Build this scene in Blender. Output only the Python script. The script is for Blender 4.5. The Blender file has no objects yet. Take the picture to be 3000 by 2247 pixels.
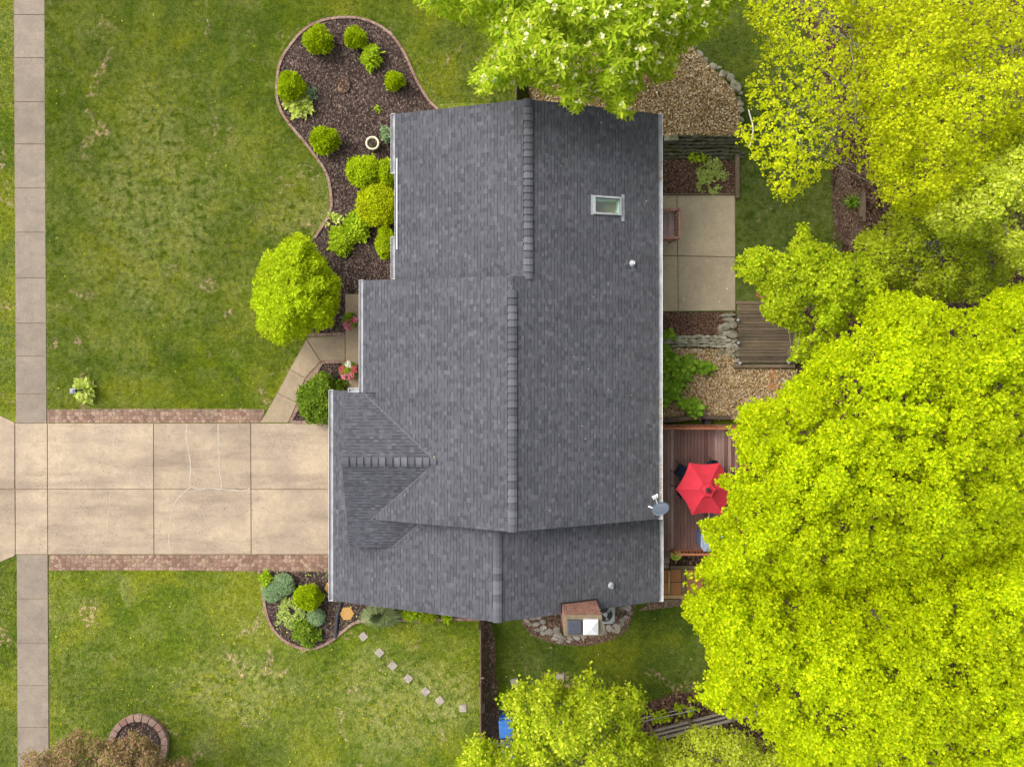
import bpy, bmesh, math, random
import numpy as np
from mathutils import Vector, Matrix, noise as mnoise

R = math.radians
random.seed(7)
rng = np.random.default_rng(11)
scene = bpy.context.scene
col = scene.collection

# ------------------------------------------------------------------ camera (looking straight down from 30 m)
H, F = 30.0, 2082.0          # height above the lawn, focal length in photo pixels (photo is 3000 px wide)
NX, NY = 1490.0, 1000.0      # photo pixel right below the camera
cam = bpy.data.cameras.new("camera")
cam.sensor_width = 36.0
cam.lens = 36.0 * F / 3000.0
cam.shift_x = (1500.0 - NX) / 3000.0
cam.shift_y = -(1123.5 - NY) / 3000.0
cam.clip_end = 500.0
cam_ob = bpy.data.objects.new("camera", cam)
cam_ob.location = (0, 0, H)
col.objects.link(cam_ob)
scene.camera = cam_ob

# ------------------------------------------------------------------ sky, sun, exposure (bright overcast, light from -X)
SUN_EL, SUN_AZ_FROM = 43.0, 150.0     # sun stands towards -X (direction angle in the XY plane)
world = bpy.data.worlds.new("World")
scene.world = world
world.use_nodes = True
wn, wl = world.node_tree.nodes, world.node_tree.links
sky = wn.new("ShaderNodeTexSky")
sky.sky_type = 'NISHITA'
sky.sun_disc = False
sky.sun_elevation = R(SUN_EL)
sky.sun_rotation = R(90.0 - SUN_AZ_FROM)
sky.dust_density = 4.0
sky.air_density = 1.0
hs = wn.new("ShaderNodeHueSaturation")
hs.inputs["Saturation"].default_value = 0.35
bg = wn["Background"]
bg.inputs[1].default_value = 0.15
wl.new(sky.outputs[0], hs.inputs["Color"])
wl.new(hs.outputs[0], bg.inputs[0])
sun = bpy.data.lights.new("sun", 'SUN')
sun.energy = 1.15
sun.angle = R(40.0)
sun.color = (1.0, 0.95, 0.87)
sun_ob = bpy.data.objects.new("sun", sun)
d = Vector((math.cos(R(SUN_AZ_FROM)) * math.cos(R(SUN_EL)), math.sin(R(SUN_AZ_FROM)) * math.cos(R(SUN_EL)), math.sin(R(SUN_EL))))
sun_ob.rotation_euler = d.to_track_quat('Z', 'Y').to_euler()
sun_ob.location = d * 60
col.objects.link(sun_ob)
scene.view_settings.view_transform = 'Standard'
scene.view_settings.look = 'None'
scene.view_settings.gamma = 1.0
scene.view_settings.exposure = 0.98
scene.cycles.max_bounces = 8
scene.cycles.transparent_max_bounces = 8

# ------------------------------------------------------------------ helpers
def P(x, y, z=0.0):
    """world point seen at photo pixel (x, y) when it lies at height z"""
    s = (H - z) / F
    return ((x - NX) * s, -(y - NY) * s, z)

def PXY(x, y, z=0.0):
    p = P(x, y, z)
    return (p[0], p[1])

def px(n, z=0.0):
    return n * (H - z) / F

def tag(o, label=None, cat=None, group=None, kind=None):
    if label: o["label"] = label
    if cat: o["category"] = cat
    if group: o["group"] = group
    if kind: o["kind"] = kind
    return o

def empty(name, loc=(0, 0, 0), rz=0.0):
    o = bpy.data.objects.new(name, None)
    o.location = loc
    o.rotation_euler = (0, 0, rz)
    o.empty_display_size = 0.2
    col.objects.link(o)
    return o

class MB:
    """collects shapes; build() links them as one mesh object"""
    def __init__(self):
        self.v, self.f, self.uv = [], [], None
    def add(self, verts, faces):
        b = len(self.v)
        self.v += [tuple(p) for p in verts]
        self.f += [tuple(i + b for i in q) for q in faces]
        return self
    def box(self, c, s, rz=0.0, taper=1.0):
        x, y, z = s[0] / 2, s[1] / 2, s[2] / 2
        cr, sr = math.cos(rz), math.sin(rz)
        vs = []
        for dz, t in ((-z, 1.0), (z, taper)):
            for dx, dy in ((-x, -y), (x, -y), (x, y), (-x, y)):
                dx, dy = dx * t, dy * t
                vs.append((c[0] + dx * cr - dy * sr, c[1] + dx * sr + dy * cr, c[2] + dz))
        return self.add(vs, [(3, 2, 1, 0), (4, 5, 6, 7), (0, 1, 5, 4), (1, 2, 6, 5), (2, 3, 7, 6), (3, 0, 4, 7)])
    def prism(self, pts, z0, z1):
        n = len(pts)
        a = sum(pts[i][0] * pts[(i + 1) % n][1] - pts[(i + 1) % n][0] * pts[i][1] for i in range(n))
        if a < 0: pts = pts[::-1]
        vs = [(p[0], p[1], z0) for p in pts] + [(p[0], p[1], z1) for p in pts]
        fs = [tuple(range(n - 1, -1, -1)), tuple(range(n, 2 * n))]
        fs += [(i, (i + 1) % n, (i + 1) % n + n, i + n) for i in range(n)]
        return self.add(vs, fs)
    def tube(self, pts, rad, n=6, cap=True):
        pts = [Vector(p) for p in pts]
        if not isinstance(rad, (list, tuple)): rad = [rad] * len(pts)
        vs, fs = [], []
        for i, p in enumerate(pts):
            d = (pts[min(i + 1, len(pts) - 1)] - pts[max(i - 1, 0)])
            if d.length < 1e-9: d = Vector((0, 0, 1))
            d.normalize()
            a = d.cross(Vector((0, 0, 1)) if abs(d.z) < 0.9 else Vector((1, 0, 0))).normalized()
            b = d.cross(a)
            for k in range(n):
                t = 2 * math.pi * k / n
                vs.append(p + (a * math.cos(t) + b * math.sin(t)) * rad[i])
        for i in range(len(pts) - 1):
            for k in range(n):
                k2 = (k + 1) % n
                fs.append((i * n + k, (i + 1) * n + k, (i + 1) * n + k2, i * n + k2))
        if cap:
            fs.append(tuple(range(n)))
            fs.append(tuple(range((len(pts) - 1) * n + n - 1, (len(pts) - 1) * n - 1, -1)))
        return self.add(vs, fs)
    def lathe(self, c, prof, n=20):
        vs, fs = [], []
        for r, z in prof:
            for k in range(n):
                t = 2 * math.pi * k / n
                vs.append((c[0] + r * math.cos(t), c[1] + r * math.sin(t), c[2] + z))
        for i in range(len(prof) - 1):
            for k in range(n):
                k2 = (k + 1) % n
                fs.append((i * n + k, i * n + k2, (i + 1) * n + k2, (i + 1) * n + k))
        return self.add(vs, fs)
    def build(self, name, mat, parent=None, smooth=False, loc=None, bevel=0.0):
        me = bpy.data.meshes.new(name)
        v = self.v
        if loc is not None:
            v = [(p[0] - loc[0], p[1] - loc[1], p[2] - loc[2]) for p in v]
        me.from_pydata(v, [], self.f)
        me.update()
        if bevel > 0:
            bm = bmesh.new(); bm.from_mesh(me)
            bmesh.ops.remove_doubles(bm, verts=bm.verts, dist=1e-5)
            bmesh.ops.bevel(bm, geom=[e for e in bm.edges if len(e.link_faces) == 2 and e.calc_face_angle(0) > 0.6], offset=bevel, segments=1, affect='EDGES', clamp_overlap=True)
            bm.to_mesh(me); bm.free()
        return link(name, me, mat, parent, smooth, loc)

def link(name, me, mat, parent=None, smooth=False, loc=None):
    o = bpy.data.objects.new(name, me)
    me.materials.append(mat)
    if smooth:
        me.polygons.foreach_set("use_smooth", np.ones(len(me.polygons), dtype=bool))
    col.objects.link(o)
    if parent is not None: o.parent = parent
    elif loc is not None: o.location = loc
    return o

def fast_mesh(name, verts, n_per, mat, parent=None):
    """verts (N*n_per, 3): every n_per consecutive vertices are one polygon"""
    verts = np.ascontiguousarray(verts, dtype=np.float32)
    nv = len(verts); nf = nv // n_per
    me = bpy.data.meshes.new(name)
    me.vertices.add(nv); me.loops.add(nv); me.polygons.add(nf)
    me.vertices.foreach_set("co", verts.ravel())
    me.loops.foreach_set("vertex_index", np.arange(nv, dtype=np.int32))
    me.polygons.foreach_set("loop_start", np.arange(nf, dtype=np.int32) * n_per)
    me.update(calc_edges=True)
    me.validate()
    return link(name, me, mat, parent)

def flat(name, pts_px, z, mat, parent=None, kind="structure"):
    """a sheet lying at height z with its outline given in photo pixels"""
    mb = MB()
    pts = [PXY(x, y, z) for x, y in pts_px]
    n = len(pts)
    a = sum(pts[i][0] * pts[(i + 1) % n][1] - pts[(i + 1) % n][0] * pts[i][1] for i in range(n))
    if a < 0: pts = pts[::-1]
    mb.add([(p[0], p[1], z) for p in pts], [tuple(range(n))])
    o = mb.build(name, mat, parent)
    if kind and parent is None: o["kind"] = kind
    return o

def inside(poly, x, y):
    poly = np.asarray(poly, float)
    r = np.zeros(len(x), bool)
    n = len(poly)
    for i in range(n):
        x1, y1 = poly[i]; x2, y2 = poly[(i + 1) % n]
        c = ((y1 > y) != (y2 > y))
        with np.errstate(divide='ignore', invalid='ignore'):
            r ^= c & (x < (x2 - x1) * (y - y1) / (y2 - y1 + 1e-12) + x1)
    return r

def edge_dist(poly, x, y):
    poly = np.asarray(poly, float)
    d = np.full(len(x), 1e9)
    n = len(poly)
    for i in range(n):
        a = poly[i]; b = poly[(i + 1) % n]; ab = b - a
        t = np.clip(((x - a[0]) * ab[0] + (y - a[1]) * ab[1]) / (ab @ ab + 1e-12), 0, 1)
        d = np.minimum(d, np.hypot(x - a[0] - t * ab[0], y - a[1] - t * ab[1]))
    return d

def smooth_closed(pts, n=4):
    out = []
    m = len(pts)
    for i in range(m):
        p0, p1, p2, p3 = [np.array(pts[(i + k - 1) % m], float) for k in range(4)]
        for k in range(n):
            t = k / n
            out.append(tuple(0.5 * ((2 * p1) + (-p0 + p2) * t + (2 * p0 - 5 * p1 + 4 * p2 - p3) * t * t + (-p0 + 3 * p1 - 3 * p2 + p3) * t ** 3)))
    return out

def smooth_open(pts, n=5):
    out = []
    m = len(pts)
    for i in range(m - 1):
        p0, p1, p2, p3 = [np.array(pts[min(max(i + k - 1, 0), m - 1)], float) for k in range(4)]
        for k in range(n):
            t = k / n
            out.append(tuple(0.5 * ((2 * p1) + (-p0 + p2) * t + (2 * p0 - 5 * p1 + 4 * p2 - p3) * t * t + (-p0 + 3 * p1 - 3 * p2 + p3) * t ** 3)))
    out.append(tuple(pts[-1]))
    return out

# ------------------------------------------------------------------ materials
class NT:
    def __init__(self, name):
        self.m = bpy.data.materials.new(name)
        self.m.use_nodes = True
        self.t = self.m.node_tree
        self.n, self.l = self.t.nodes, self.t.links
        self.p = self.n["Principled BSDF"]
        self.out = self.n["Material Output"]
        self._pos = None
    def new(self, t, **kw):
        n = self.n.new(t)
        for k, v in kw.items(): setattr(n, k, v)
        return n
    def put(self, sock, v):
        if hasattr(v, "bl_idname") or isinstance(v, bpy.types.NodeSocket): self.l.new(v, sock)
        elif isinstance(v, (tuple, list)) and len(v) == 3 and sock.type == 'RGBA': sock.default_value = (*v, 1)
        else: sock.default_value = v
    def pos(self):
        if self._pos is None: self._pos = self.new("ShaderNodeNewGeometry").outputs["Position"]
        return self._pos
    def uv(self):
        return self.new("ShaderNodeUVMap").outputs[0]
    def noise(self, scale, detail=4, rough=0.55, vec=None, dist=0.0):
        n = self.new("ShaderNodeTexNoise")
        n.inputs["Scale"].default_value = scale; n.inputs["Detail"].default_value = detail
        n.inputs["Roughness"].default_value = rough; n.inputs["Distortion"].default_value = dist
        self.l.new(vec or self.pos(), n.inputs["Vector"])
        return n.outputs[0]
    def voro(self, scale, out="Distance", vec=None, feature='F1', rnd=1.0):
        n = self.new("ShaderNodeTexVoronoi", feature=feature)
        n.inputs["Scale"].default_value = scale; n.inputs["Randomness"].default_value = rnd
        self.l.new(vec or self.pos(), n.inputs["Vector"])
        return n.outputs[out]
    def ramp(self, fac, stops):
        n = self.new("ShaderNodeValToRGB")
        e = n.color_ramp.elements
        while len(e) < len(stops): e.new(0.5)
        for el, (p, c) in zip(e, stops):
            el.position = p
            el.color = (*c, 1) if isinstance(c, (tuple, list)) else (c, c, c, 1)
        self.put(n.inputs[0], fac)
        return n.outputs[0]
    def mix(self, fac, a, b, blend='MIX'):
        n = self.new("ShaderNodeMix", data_type='RGBA', blend_type=blend)
        self.put(n.inputs[0], fac); self.put(n.inputs[6], a); self.put(n.inputs[7], b)
        return n.outputs[2]
    def math(self, op, a, b=0.0, c=None):
        n = self.new("ShaderNodeMath", operation=op)
        self.put(n.inputs[0], a); self.put(n.inputs[1], b)
        if c is not None: self.put(n.inputs[2], c)
        return n.outputs[0]
    def sep(self, v):
        n = self.new("ShaderNodeSeparateXYZ"); self.l.new(v, n.inputs[0]); return n.outputs
    def comb(self, x, y, z=0.0):
        n = self.new("ShaderNodeCombineXYZ")
        self.put(n.inputs[0], x); self.put(n.inputs[1], y); self.put(n.inputs[2], z)
        return n.outputs[0]
    def white(self, vec):
        n = self.new("ShaderNodeTexWhiteNoise", noise_dimensions='3D'); self.l.new(vec, n.inputs[0]); return n.outputs["Value"]
    def island(self):
        return self.new("ShaderNodeNewGeometry").outputs["Random Per Island"]
    def bump(self, h, strength=0.4, dist=0.02):
        n = self.new("ShaderNodeBump")
        n.inputs["Strength"].default_value = strength; n.inputs["Distance"].default_value = dist
        self.l.new(h, n.inputs["Height"]); self.l.new(n.outputs[0], self.p.inputs["Normal"])
    def base(self, c, rough=0.8, spec=0.3, metal=0.0):
        self.put(self.p.inputs["Base Color"], c)
        self.p.inputs["Roughness"].default_value = rough
        self.p.inputs["Specular IOR Level"].default_value = spec
        self.p.inputs["Metallic"].default_value = metal
        return self.m

def mat_plain(name, c, rough=0.6, var=0.15, scale=6.0, metal=0.0, spec=0.4, bump=0.0):
    t = NT(name)
    n = t.noise(scale, 5)
    lo = tuple(x * (1 - var) for x in c); hi = tuple(min(1, x * (1 + var)) for x in c)
    cc = t.ramp(n, [(0.3, lo), (0.7, hi)])
    if bump: t.bump(t.noise(scale * 8, 3), bump, 0.01)
    return t.base(cc, rough, spec, metal)

def mat_island(name, cols, rough=0.8, nscale=10.0, namp=0.35, spec=0.3, bump=0.0):
    """colour differs from piece to piece"""
    t = NT(name)
    n = len(cols)
    c = t.ramp(t.island(), [(i / max(1, n - 1), k) for i, k in enumerate(cols)])
    g = t.ramp(t.noise(nscale, 5), [(0.3, 1 - namp), (0.7, 1 + namp * 0.4)])
    c = t.mix(1.0, c, g, 'MULTIPLY')
    if bump: t.bump(t.noise(nscale * 5, 4), bump, 0.01)
    return t.base(c, rough, spec)

def mat_leaf(name, a, b, c, transl=0.35, clump=0.45, rough=0.6, spec=0.12):
    t = NT(name)
    cc = t.ramp(t.island(), [(0.0, a), (0.55, b), (1.0, c)])
    g = t.ramp(t.noise(clump, 3), [(0.35, 0.82), (0.65, 1.08)])
    cc = t.mix(1.0, cc, g, 'MULTIPLY')
    t.base(cc, rough, spec)
    tr = t.new("ShaderNodeBsdfTranslucent")
    t.l.new(cc, tr.inputs[0])
    ms = t.new("ShaderNodeMixShader"); ms.inputs[0].default_value = transl
    t.l.new(t.p.outputs[0], ms.inputs[1]); t.l.new(tr.outputs[0], ms.inputs[2]); t.l.new(ms.outputs[0], t.out.inputs[0])
    return t.m

def mat_grass(name, green, deep, dark, pale, yellow, straw, seed=0.0, worn=(0.38, 0.56), bare=0.60, blade=False, spots=()):
    """healthy turf that passes into worn patches: pale thin grass blotched with dark tufts, yellow flecks and bare straw"""
    t = NT(name)
    v = t.new("ShaderNodeVectorMath", operation='ADD'); t.l.new(t.pos(), v.inputs[0]); v.inputs[1].default_value = (seed, seed * 1.7, seed)
    v = v.outputs[0]
    fine = t.noise(5.5, 4, 0.65, v)
    hair = t.noise(24.0, 3, 0.7, v)
    c = t.ramp(t.noise(0.55, 5, 0.62, v, 0.8), [(0.36, deep), (0.52, green), (0.66, tuple(a * 0.55 + b * 0.45 for a, b in zip(green, pale)))])
    lime = (green[0] * 1.75, green[1] * 1.36, green[2])
    c = t.mix(t.ramp(t.noise(0.28, 4, 0.55, v, 1.0), [(0.47, 0.0), (0.66, 0.85)]), c, lime)
    c = t.mix(t.ramp(t.noise(0.23, 4, 0.55, v, 0.6), [(0.36, 0.8), (0.5, 0.0)]), c, deep)
    w = t.ramp(t.noise(0.13, 4, 0.58, v, 0.5), [(worn[0], 0.0), (worn[1], 1.0)])
    if spots:
        s = t.sep(t.pos())
        w = t.math('MULTIPLY', w, 0.35)
        edge = t.math('MULTIPLY', t.math('SUBTRACT', t.noise(0.5, 4, 0.6, v), 0.5), 1.5)
        for cx, cy, rx, ry in spots:          # well-trodden thin parts of this lawn
            dx = t.math('DIVIDE', t.math('SUBTRACT', s[0], cx), rx); dy = t.math('DIVIDE', t.math('SUBTRACT', s[1], cy), ry)
            dd = t.math('SQRT', t.math('ADD', t.math('MULTIPLY', dx, dx), t.math('MULTIPLY', dy, dy)))
            w = t.math('MAXIMUM', w, t.ramp(t.math('ADD', dd, edge), [(0.35, 0.95), (1.0, 0.0)]))
    blot = t.noise(2.9, 5, 0.66, v, 0.4)
    wc = t.ramp(blot, [(0.29, dark), (0.38, deep), (0.48, tuple(a * 0.5 + b * 0.5 for a, b in zip(green, pale))), (0.60, pale)])
    c = t.mix(t.math('MULTIPLY', w, 0.85), c, wc)
    ym = t.math('MULTIPLY', t.ramp(t.noise(0.42, 3, 0.5, v, 0.7), [(0.46, 0.0), (0.62, 1.0)]), t.ramp(t.noise(6.5, 3, 0.6, v, 0.3), [(0.50, 0.0), (0.60, 0.85)]))
    c = t.mix(t.math('MULTIPLY', ym, t.math('ADD', 0.35, t.math('MULTIPLY', w, 0.65))), c, yellow)
    bm = t.math('MULTIPLY', t.ramp(t.noise(0.5, 4, 0.6, v, 0.9), [(bare, 0.0), (bare + 0.08, 1.0)]), t.ramp(t.noise(6.0, 3, 0.6, v), [(0.48, 0.0), (0.6, 0.9)]))
    c = t.mix(bm, c, straw)
    c = t.mix(0.85, c, t.ramp(fine, [(0.32, 0.60), (0.5, 1.0), (0.70, 1.30)]), 'MULTIPLY')
    c = t.mix(0.85, c, t.ramp(hair, [(0.30, 0.52), (0.5, 1.0), (0.72, 1.5)]), 'MULTIPLY')
    if blade: c = t.mix(1.0, c, t.ramp(t.island(), [(0.0, 1.0), (0.6, 1.6), (1.0, 2.2)]), 'MULTIPLY')
    else: t.bump(t.math('ADD', t.math('MULTIPLY', fine, 0.7), t.math('MULTIPLY', hair, 0.5)), 0.8, 0.06)
    return t.base(c, 0.9, 0.1)

def mat_concrete(name, light, dark, spots=True, seed=0.0, patch=0.35, speck=0.75, streak=0.0):
    t = NT(name)
    v = t.new("ShaderNodeVectorMath", operation='ADD'); t.l.new(t.pos(), v.inputs[0]); v.inputs[1].default_value = (seed, seed * 0.7, 0)
    v = v.outputs[0]
    c = t.ramp(t.noise(patch, 9, 0.70, v, 0.3), [(0.38, dark), (0.60, light)])
    if streak:
        s = t.sep(v)
        st = t.noise(1.0, 6, 0.65, t.comb(t.math('MULTIPLY', s[0], 0.22), t.math('MULTIPLY', s[1], 1.1), 0.0))
        c = t.mix(t.ramp(st, [(0.47, 0.0), (0.64, streak)]), c, tuple(x * y for x, y in zip(dark, (0.66, 0.64, 0.66))))
    c = t.mix(t.ramp(t.noise(2.6, 7, 0.7, v), [(0.48, 0.0), (0.72, 0.38)]), c, tuple(x * 0.68 for x in dark))
    c = t.mix(1.0, c, t.ramp(t.noise(12.0, 5, 0.7, v), [(0.28, 0.86), (0.72, 1.10)]), 'MULTIPLY')
    c = t.mix(1.0, c, t.ramp(t.noise(38.0, 4, 0.75, v), [(0.25, 0.80), (0.75, 1.16)]), 'MULTIPLY')
    if spots:
        pit = t.math('MULTIPLY', t.ramp(t.voro(7.0, vec=v), [(0.10, 1.0), (0.22, 0.0)]), t.ramp(t.noise(0.8, 3, 0.5, v), [(0.42, 0.0), (0.6, speck)]))
        c = t.mix(pit, c, tuple(x * 0.42 for x in dark))
    c = t.mix(1.0, c, t.ramp(t.island(), [(0.0, 0.90), (1.0, 1.06)]), 'MULTIPLY')
    t.bump(t.noise(24.0, 4, 0.7, v), 0.25, 0.01)
    return t.base(c, 0.88, 0.25)

def mat_shingle(name):
    """laminated shingles: random raised tabs in 13 cm courses; u runs along the eave, v up the slope"""
    t = NT(name)
    s = t.sep(t.uv())
    u, v = s[0], s[1]
    row = t.math('FLOOR', t.math('DIVIDE', v, 0.127))
    fr = t.math('FRACT', t.math('DIVIDE', v, 0.127))
    off = t.white(t.comb(row, 3.3, 1.1))
    uu = t.math('ADD', t.math('DIVIDE', u, 0.165), t.math('MULTIPLY', off, 9.0))
    wob = t.math('MULTIPLY', t.noise(1.2, 1, 0.5, t.comb(uu, t.math('MULTIPLY', row, 7.31), 0.0)), 0.35)
    uu = t.math('ADD', uu, wob)
    cell = t.math('FLOOR', uu)
    fu = t.math('FRACT', uu)
    rnd = t.white(t.comb(cell, row, 0.0))
    rnd2 = t.white(t.comb(cell, row, 5.0))
    c = t.ramp(rnd, [(0.0, (0.060, 0.061, 0.070)), (0.2, (0.073, 0.074, 0.084)), (0.6, (0.083, 0.084, 0.095)), (0.88, (0.091, 0.092, 0.104)), (1.0, (0.110, 0.111, 0.124))])
    # printed shadow band under raised tabs, and the butt joint between tabs
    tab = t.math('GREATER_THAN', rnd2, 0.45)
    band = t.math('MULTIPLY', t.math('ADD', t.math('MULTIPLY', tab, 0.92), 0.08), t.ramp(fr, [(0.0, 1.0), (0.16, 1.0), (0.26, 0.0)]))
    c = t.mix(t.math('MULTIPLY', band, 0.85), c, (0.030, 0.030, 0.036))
    joint = t.math('MULTIPLY', t.ramp(fu, [(0.0, 1.0), (0.10, 0.0)]), 0.30)
    c = t.mix(joint, c, (0.05, 0.05, 0.055))
    c = t.mix(1.0, c, t.ramp(t.noise(0.5, 4, 0.6), [(0.3, 0.92), (0.7, 1.08)]), 'MULTIPLY')
    c = t.mix(1.0, c, t.ramp(t.noise(45.0, 3, 0.7), [(0.25, 0.84), (0.75, 1.16)]), 'MULTIPLY')
    strk = t.noise(1.0, 4, 0.6, t.comb(t.math('MULTIPLY', u, 1.3), t.math('MULTIPLY', v, 0.16), 0.0))
    c = t.mix(1.0, c, t.ramp(strk, [(0.3, 0.90), (0.7, 1.08)]), 'MULTIPLY')
    h = t.math('ADD', t.math('MULTIPLY', tab, 0.5), t.math('MULTIPLY', t.math('SUBTRACT', 1.0, fr), 0.8))
    t.bump(t.math('ADD', h, t.math('MULTIPLY', t.noise(60.0, 2, 0.6), 0.4)), 0.5, 0.012)
    return t.base(c, 0.9, 0.2)

def mat_paver(name):
    t = NT(name)
    e = t.voro(5.8, "Distance", feature='DISTANCE_TO_EDGE', rnd=0.6)
    colr = t.voro(5.8, "Color", rnd=0.6)
    k = t.sep(colr)[0]
    c = t.ramp(k, [(0.0, (0.175, 0.10, 0.07)), (0.5, (0.26, 0.155, 0.108)), (1.0, (0.33, 0.23, 0.168))])
    c = t.mix(t.ramp(t.noise(0.9, 5, 0.65), [(0.5, 0.0), (0.72, 0.75)]), c, (0.15, 0.10, 0.075))
    c = t.mix(t.ramp(t.noise(1.6, 5, 0.65), [(0.52, 0.0), (0.7, 0.55)]), c, (0.40, 0.30, 0.18))
    c = t.mix(t.ramp(e, [(0.02, 0.75), (0.09, 0.0)]), c, (0.10, 0.072, 0.05))
    c = t.mix(1.0, c, t.ramp(t.noise(28.0, 4, 0.7), [(0.25, 0.75), (0.75, 1.2)]), 'MULTIPLY')
    t.bump(t.ramp(e, [(0.0, 0.0), (0.12, 1.0)]), 0.5, 0.02)
    return t.base(c, 0.9, 0.2)

def mat_mulch(name, a, b, c2, scale=26.0):
    t = NT(name)
    st = t.new("ShaderNodeMapping"); st.inputs["Scale"].default_value = (1.0, 0.55, 1.0); st.inputs["Rotation"].default_value = (0, 0, 0.6)
    t.l.new(t.pos(), st.inputs[0])
    vc = t.sep(t.voro(scale, "Color", st.outputs[0]))
    c = t.ramp(vc[0], [(0.0, a), (0.62, b), (0.9, c2), (1.0, tuple(min(1, x * 1.9) for x in c2))])
    c = t.mix(1.0, c, t.ramp(t.noise(0.9, 4, 0.6), [(0.3, 0.72), (0.7, 1.2)]), 'MULTIPLY')
    c = t.mix(1.0, c, t.ramp(t.noise(22.0, 3, 0.7), [(0.28, 0.6), (0.72, 1.3)]), 'MULTIPLY')
    t.bump(t.math('ADD', vc[1], t.noise(14.0, 3, 0.6)), 0.9, 0.04)
    return t.base(c, 0.95, 0.1)

def mat_brick(name):
    t = NT(name)
    s = t.sep(t.pos())
    vec = t.comb(t.math('ADD', s[0], s[1]), s[2], 0.0)
    b = t.new("ShaderNodeTexBrick")
    b.inputs["Scale"].default_value = 1.0
    b.inputs["Brick Width"].default_value = 0.215; b.inputs["Row Height"].default_value = 0.075; b.inputs["Mortar Size"].default_value = 0.008
    b.inputs["Color1"].default_value = (0.32, 0.125, 0.085, 1); b.inputs["Color2"].default_value = (0.20, 0.07, 0.05, 1); b.inputs["Mortar"].default_value = (0.32, 0.27, 0.22, 1)
    t.l.new(vec, b.inputs["Vector"])
    c = t.mix(1.0, b.outputs[0], t.ramp(t.noise(6.0, 5, 0.65), [(0.28, 0.55), (0.72, 1.25)]), 'MULTIPLY')
    t.bump(b.outputs[1], -0.4, 0.01)
    return t.base(c, 0.9, 0.2)

def mat_siding(name, c):
    t = NT(name)
    z = t.sep(t.pos())[2]
    f = t.math('FRACT', t.math('DIVIDE', z, 0.13))
    cc = t.mix(1.0, c, t.ramp(t.noise(3.0, 4), [(0.3, 0.9), (0.7, 1.05)]), 'MULTIPLY')
    t.bump(f, 0.6, 0.02)
    return t.base(cc, 0.6, 0.3)

def mat_wood(name, cols, axis=1, rough=0.7, wet=0.0):
    """boards tinted one by one, grain along the given axis"""
    t = NT(name)
    n = len(cols)
    c = t.ramp(t.island(), [(i / max(1, n - 1), k) for i, k in enumerate(cols)])
    mp = t.new("ShaderNodeMapping"); t.l.new(t.pos(), mp.inputs[0])
    sc = [26.0, 26.0, 26.0]; sc[axis] = 1.6
    mp.inputs["Scale"].default_value = sc
    c = t.mix(1.0, c, t.ramp(t.noise(1.0, 5, 0.65, mp.outputs[0]), [(0.25, 0.62), (0.75, 1.3)]), 'MULTIPLY')
    c = t.mix(1.0, c, t.ramp(t.noise(1.1, 4, 0.6), [(0.3, 0.78), (0.7, 1.18)]), 'MULTIPLY')
    t.bump(t.noise(1.0, 4, 0.6, mp.outputs[0]), 0.3, 0.01)
    return t.base(c, rough, 0.3 + wet)

def mat_rock(name, a, b, moss=(0.10, 0.11, 0.05), mossy=0.55):
    t = NT(name)
    o = t.new("ShaderNodeObjectInfo").outputs["Random"]
    c = t.mix(o, a, b)
    c = t.mix(1.0, c, t.ramp(t.noise(9.0, 6, 0.65), [(0.25, 0.6), (0.75, 1.3)]), 'MULTIPLY')
    c = t.mix(t.ramp(t.noise(3.0, 4, 0.6), [(mossy, 0.0), (mossy + 0.15, 0.7)]), c, moss)
    t.bump(t.noise(18.0, 5, 0.7), 0.6, 0.02)
    return t.base(c, 0.92, 0.15)

M = {}
GF = ((0.112, 0.158, 0.009), (0.067, 0.110, 0.009), (0.036, 0.066, 0.010), (0.265, 0.268, 0.088), (0.25, 0.25, 0.012), (0.42, 0.30, 0.19))
SPOTS = [((x - NX) * H / F, -(y - NY) * H / F, rx * H / F, ry * H / F) for x, y, rx, ry in ((440, 600, 300, 520), (880, 620, 160, 120), (1180, 2060, 330, 200), (700, 2000, 260, 160))]
M["grass"] = mat_grass("front_grass", *GF, spots=SPOTS)
M["blade"] = mat_grass("front_grass_blade", *GF, blade=True, spots=SPOTS)
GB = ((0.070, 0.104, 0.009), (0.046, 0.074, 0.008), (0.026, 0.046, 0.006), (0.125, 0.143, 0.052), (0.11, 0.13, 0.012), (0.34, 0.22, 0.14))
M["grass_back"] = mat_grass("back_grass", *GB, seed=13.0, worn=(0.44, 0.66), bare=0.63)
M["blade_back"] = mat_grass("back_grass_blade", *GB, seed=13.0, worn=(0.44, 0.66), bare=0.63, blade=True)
M['drive'] = mat_concrete("drive_concrete", (0.44, 0.345, 0.235), (0.335, 0.262, 0.19), patch=0.5, streak=0.62, speck=0.9)
M['walk'] = mat_concrete("walk_concrete", (0.275, 0.224, 0.168), (0.215, 0.176, 0.138), seed=5.0, patch=0.9, speck=0.35)
M['path'] = mat_concrete("path_concrete", (0.355, 0.275, 0.175), (0.285, 0.222, 0.148), seed=9.0, patch=0.9, speck=0.3)
M['patio'] = mat_concrete("patio_concrete", (0.43, 0.35, 0.24), (0.36, 0.29, 0.20), seed=17.0, patch=0.6, speck=0.2)
M['joint'] = mat_plain("joint_dirt", (0.23, 0.165, 0.10), 0.95)
M['sealant'] = mat_plain("crack_sealant", (0.40, 0.345, 0.275), 0.6, 0.12)
M['road'] = mat_plain("asphalt", (0.06, 0.06, 0.062), 0.95, 0.2, 3.0, bump=0.3)
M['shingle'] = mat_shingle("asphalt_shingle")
M['cap'] = mat_island("cap_shingle", [(0.066, 0.067, 0.076), (0.086, 0.087, 0.097), (0.100, 0.101, 0.112), (0.128, 0.129, 0.141)], 0.9, 45.0, 0.2, 0.2)
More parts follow.
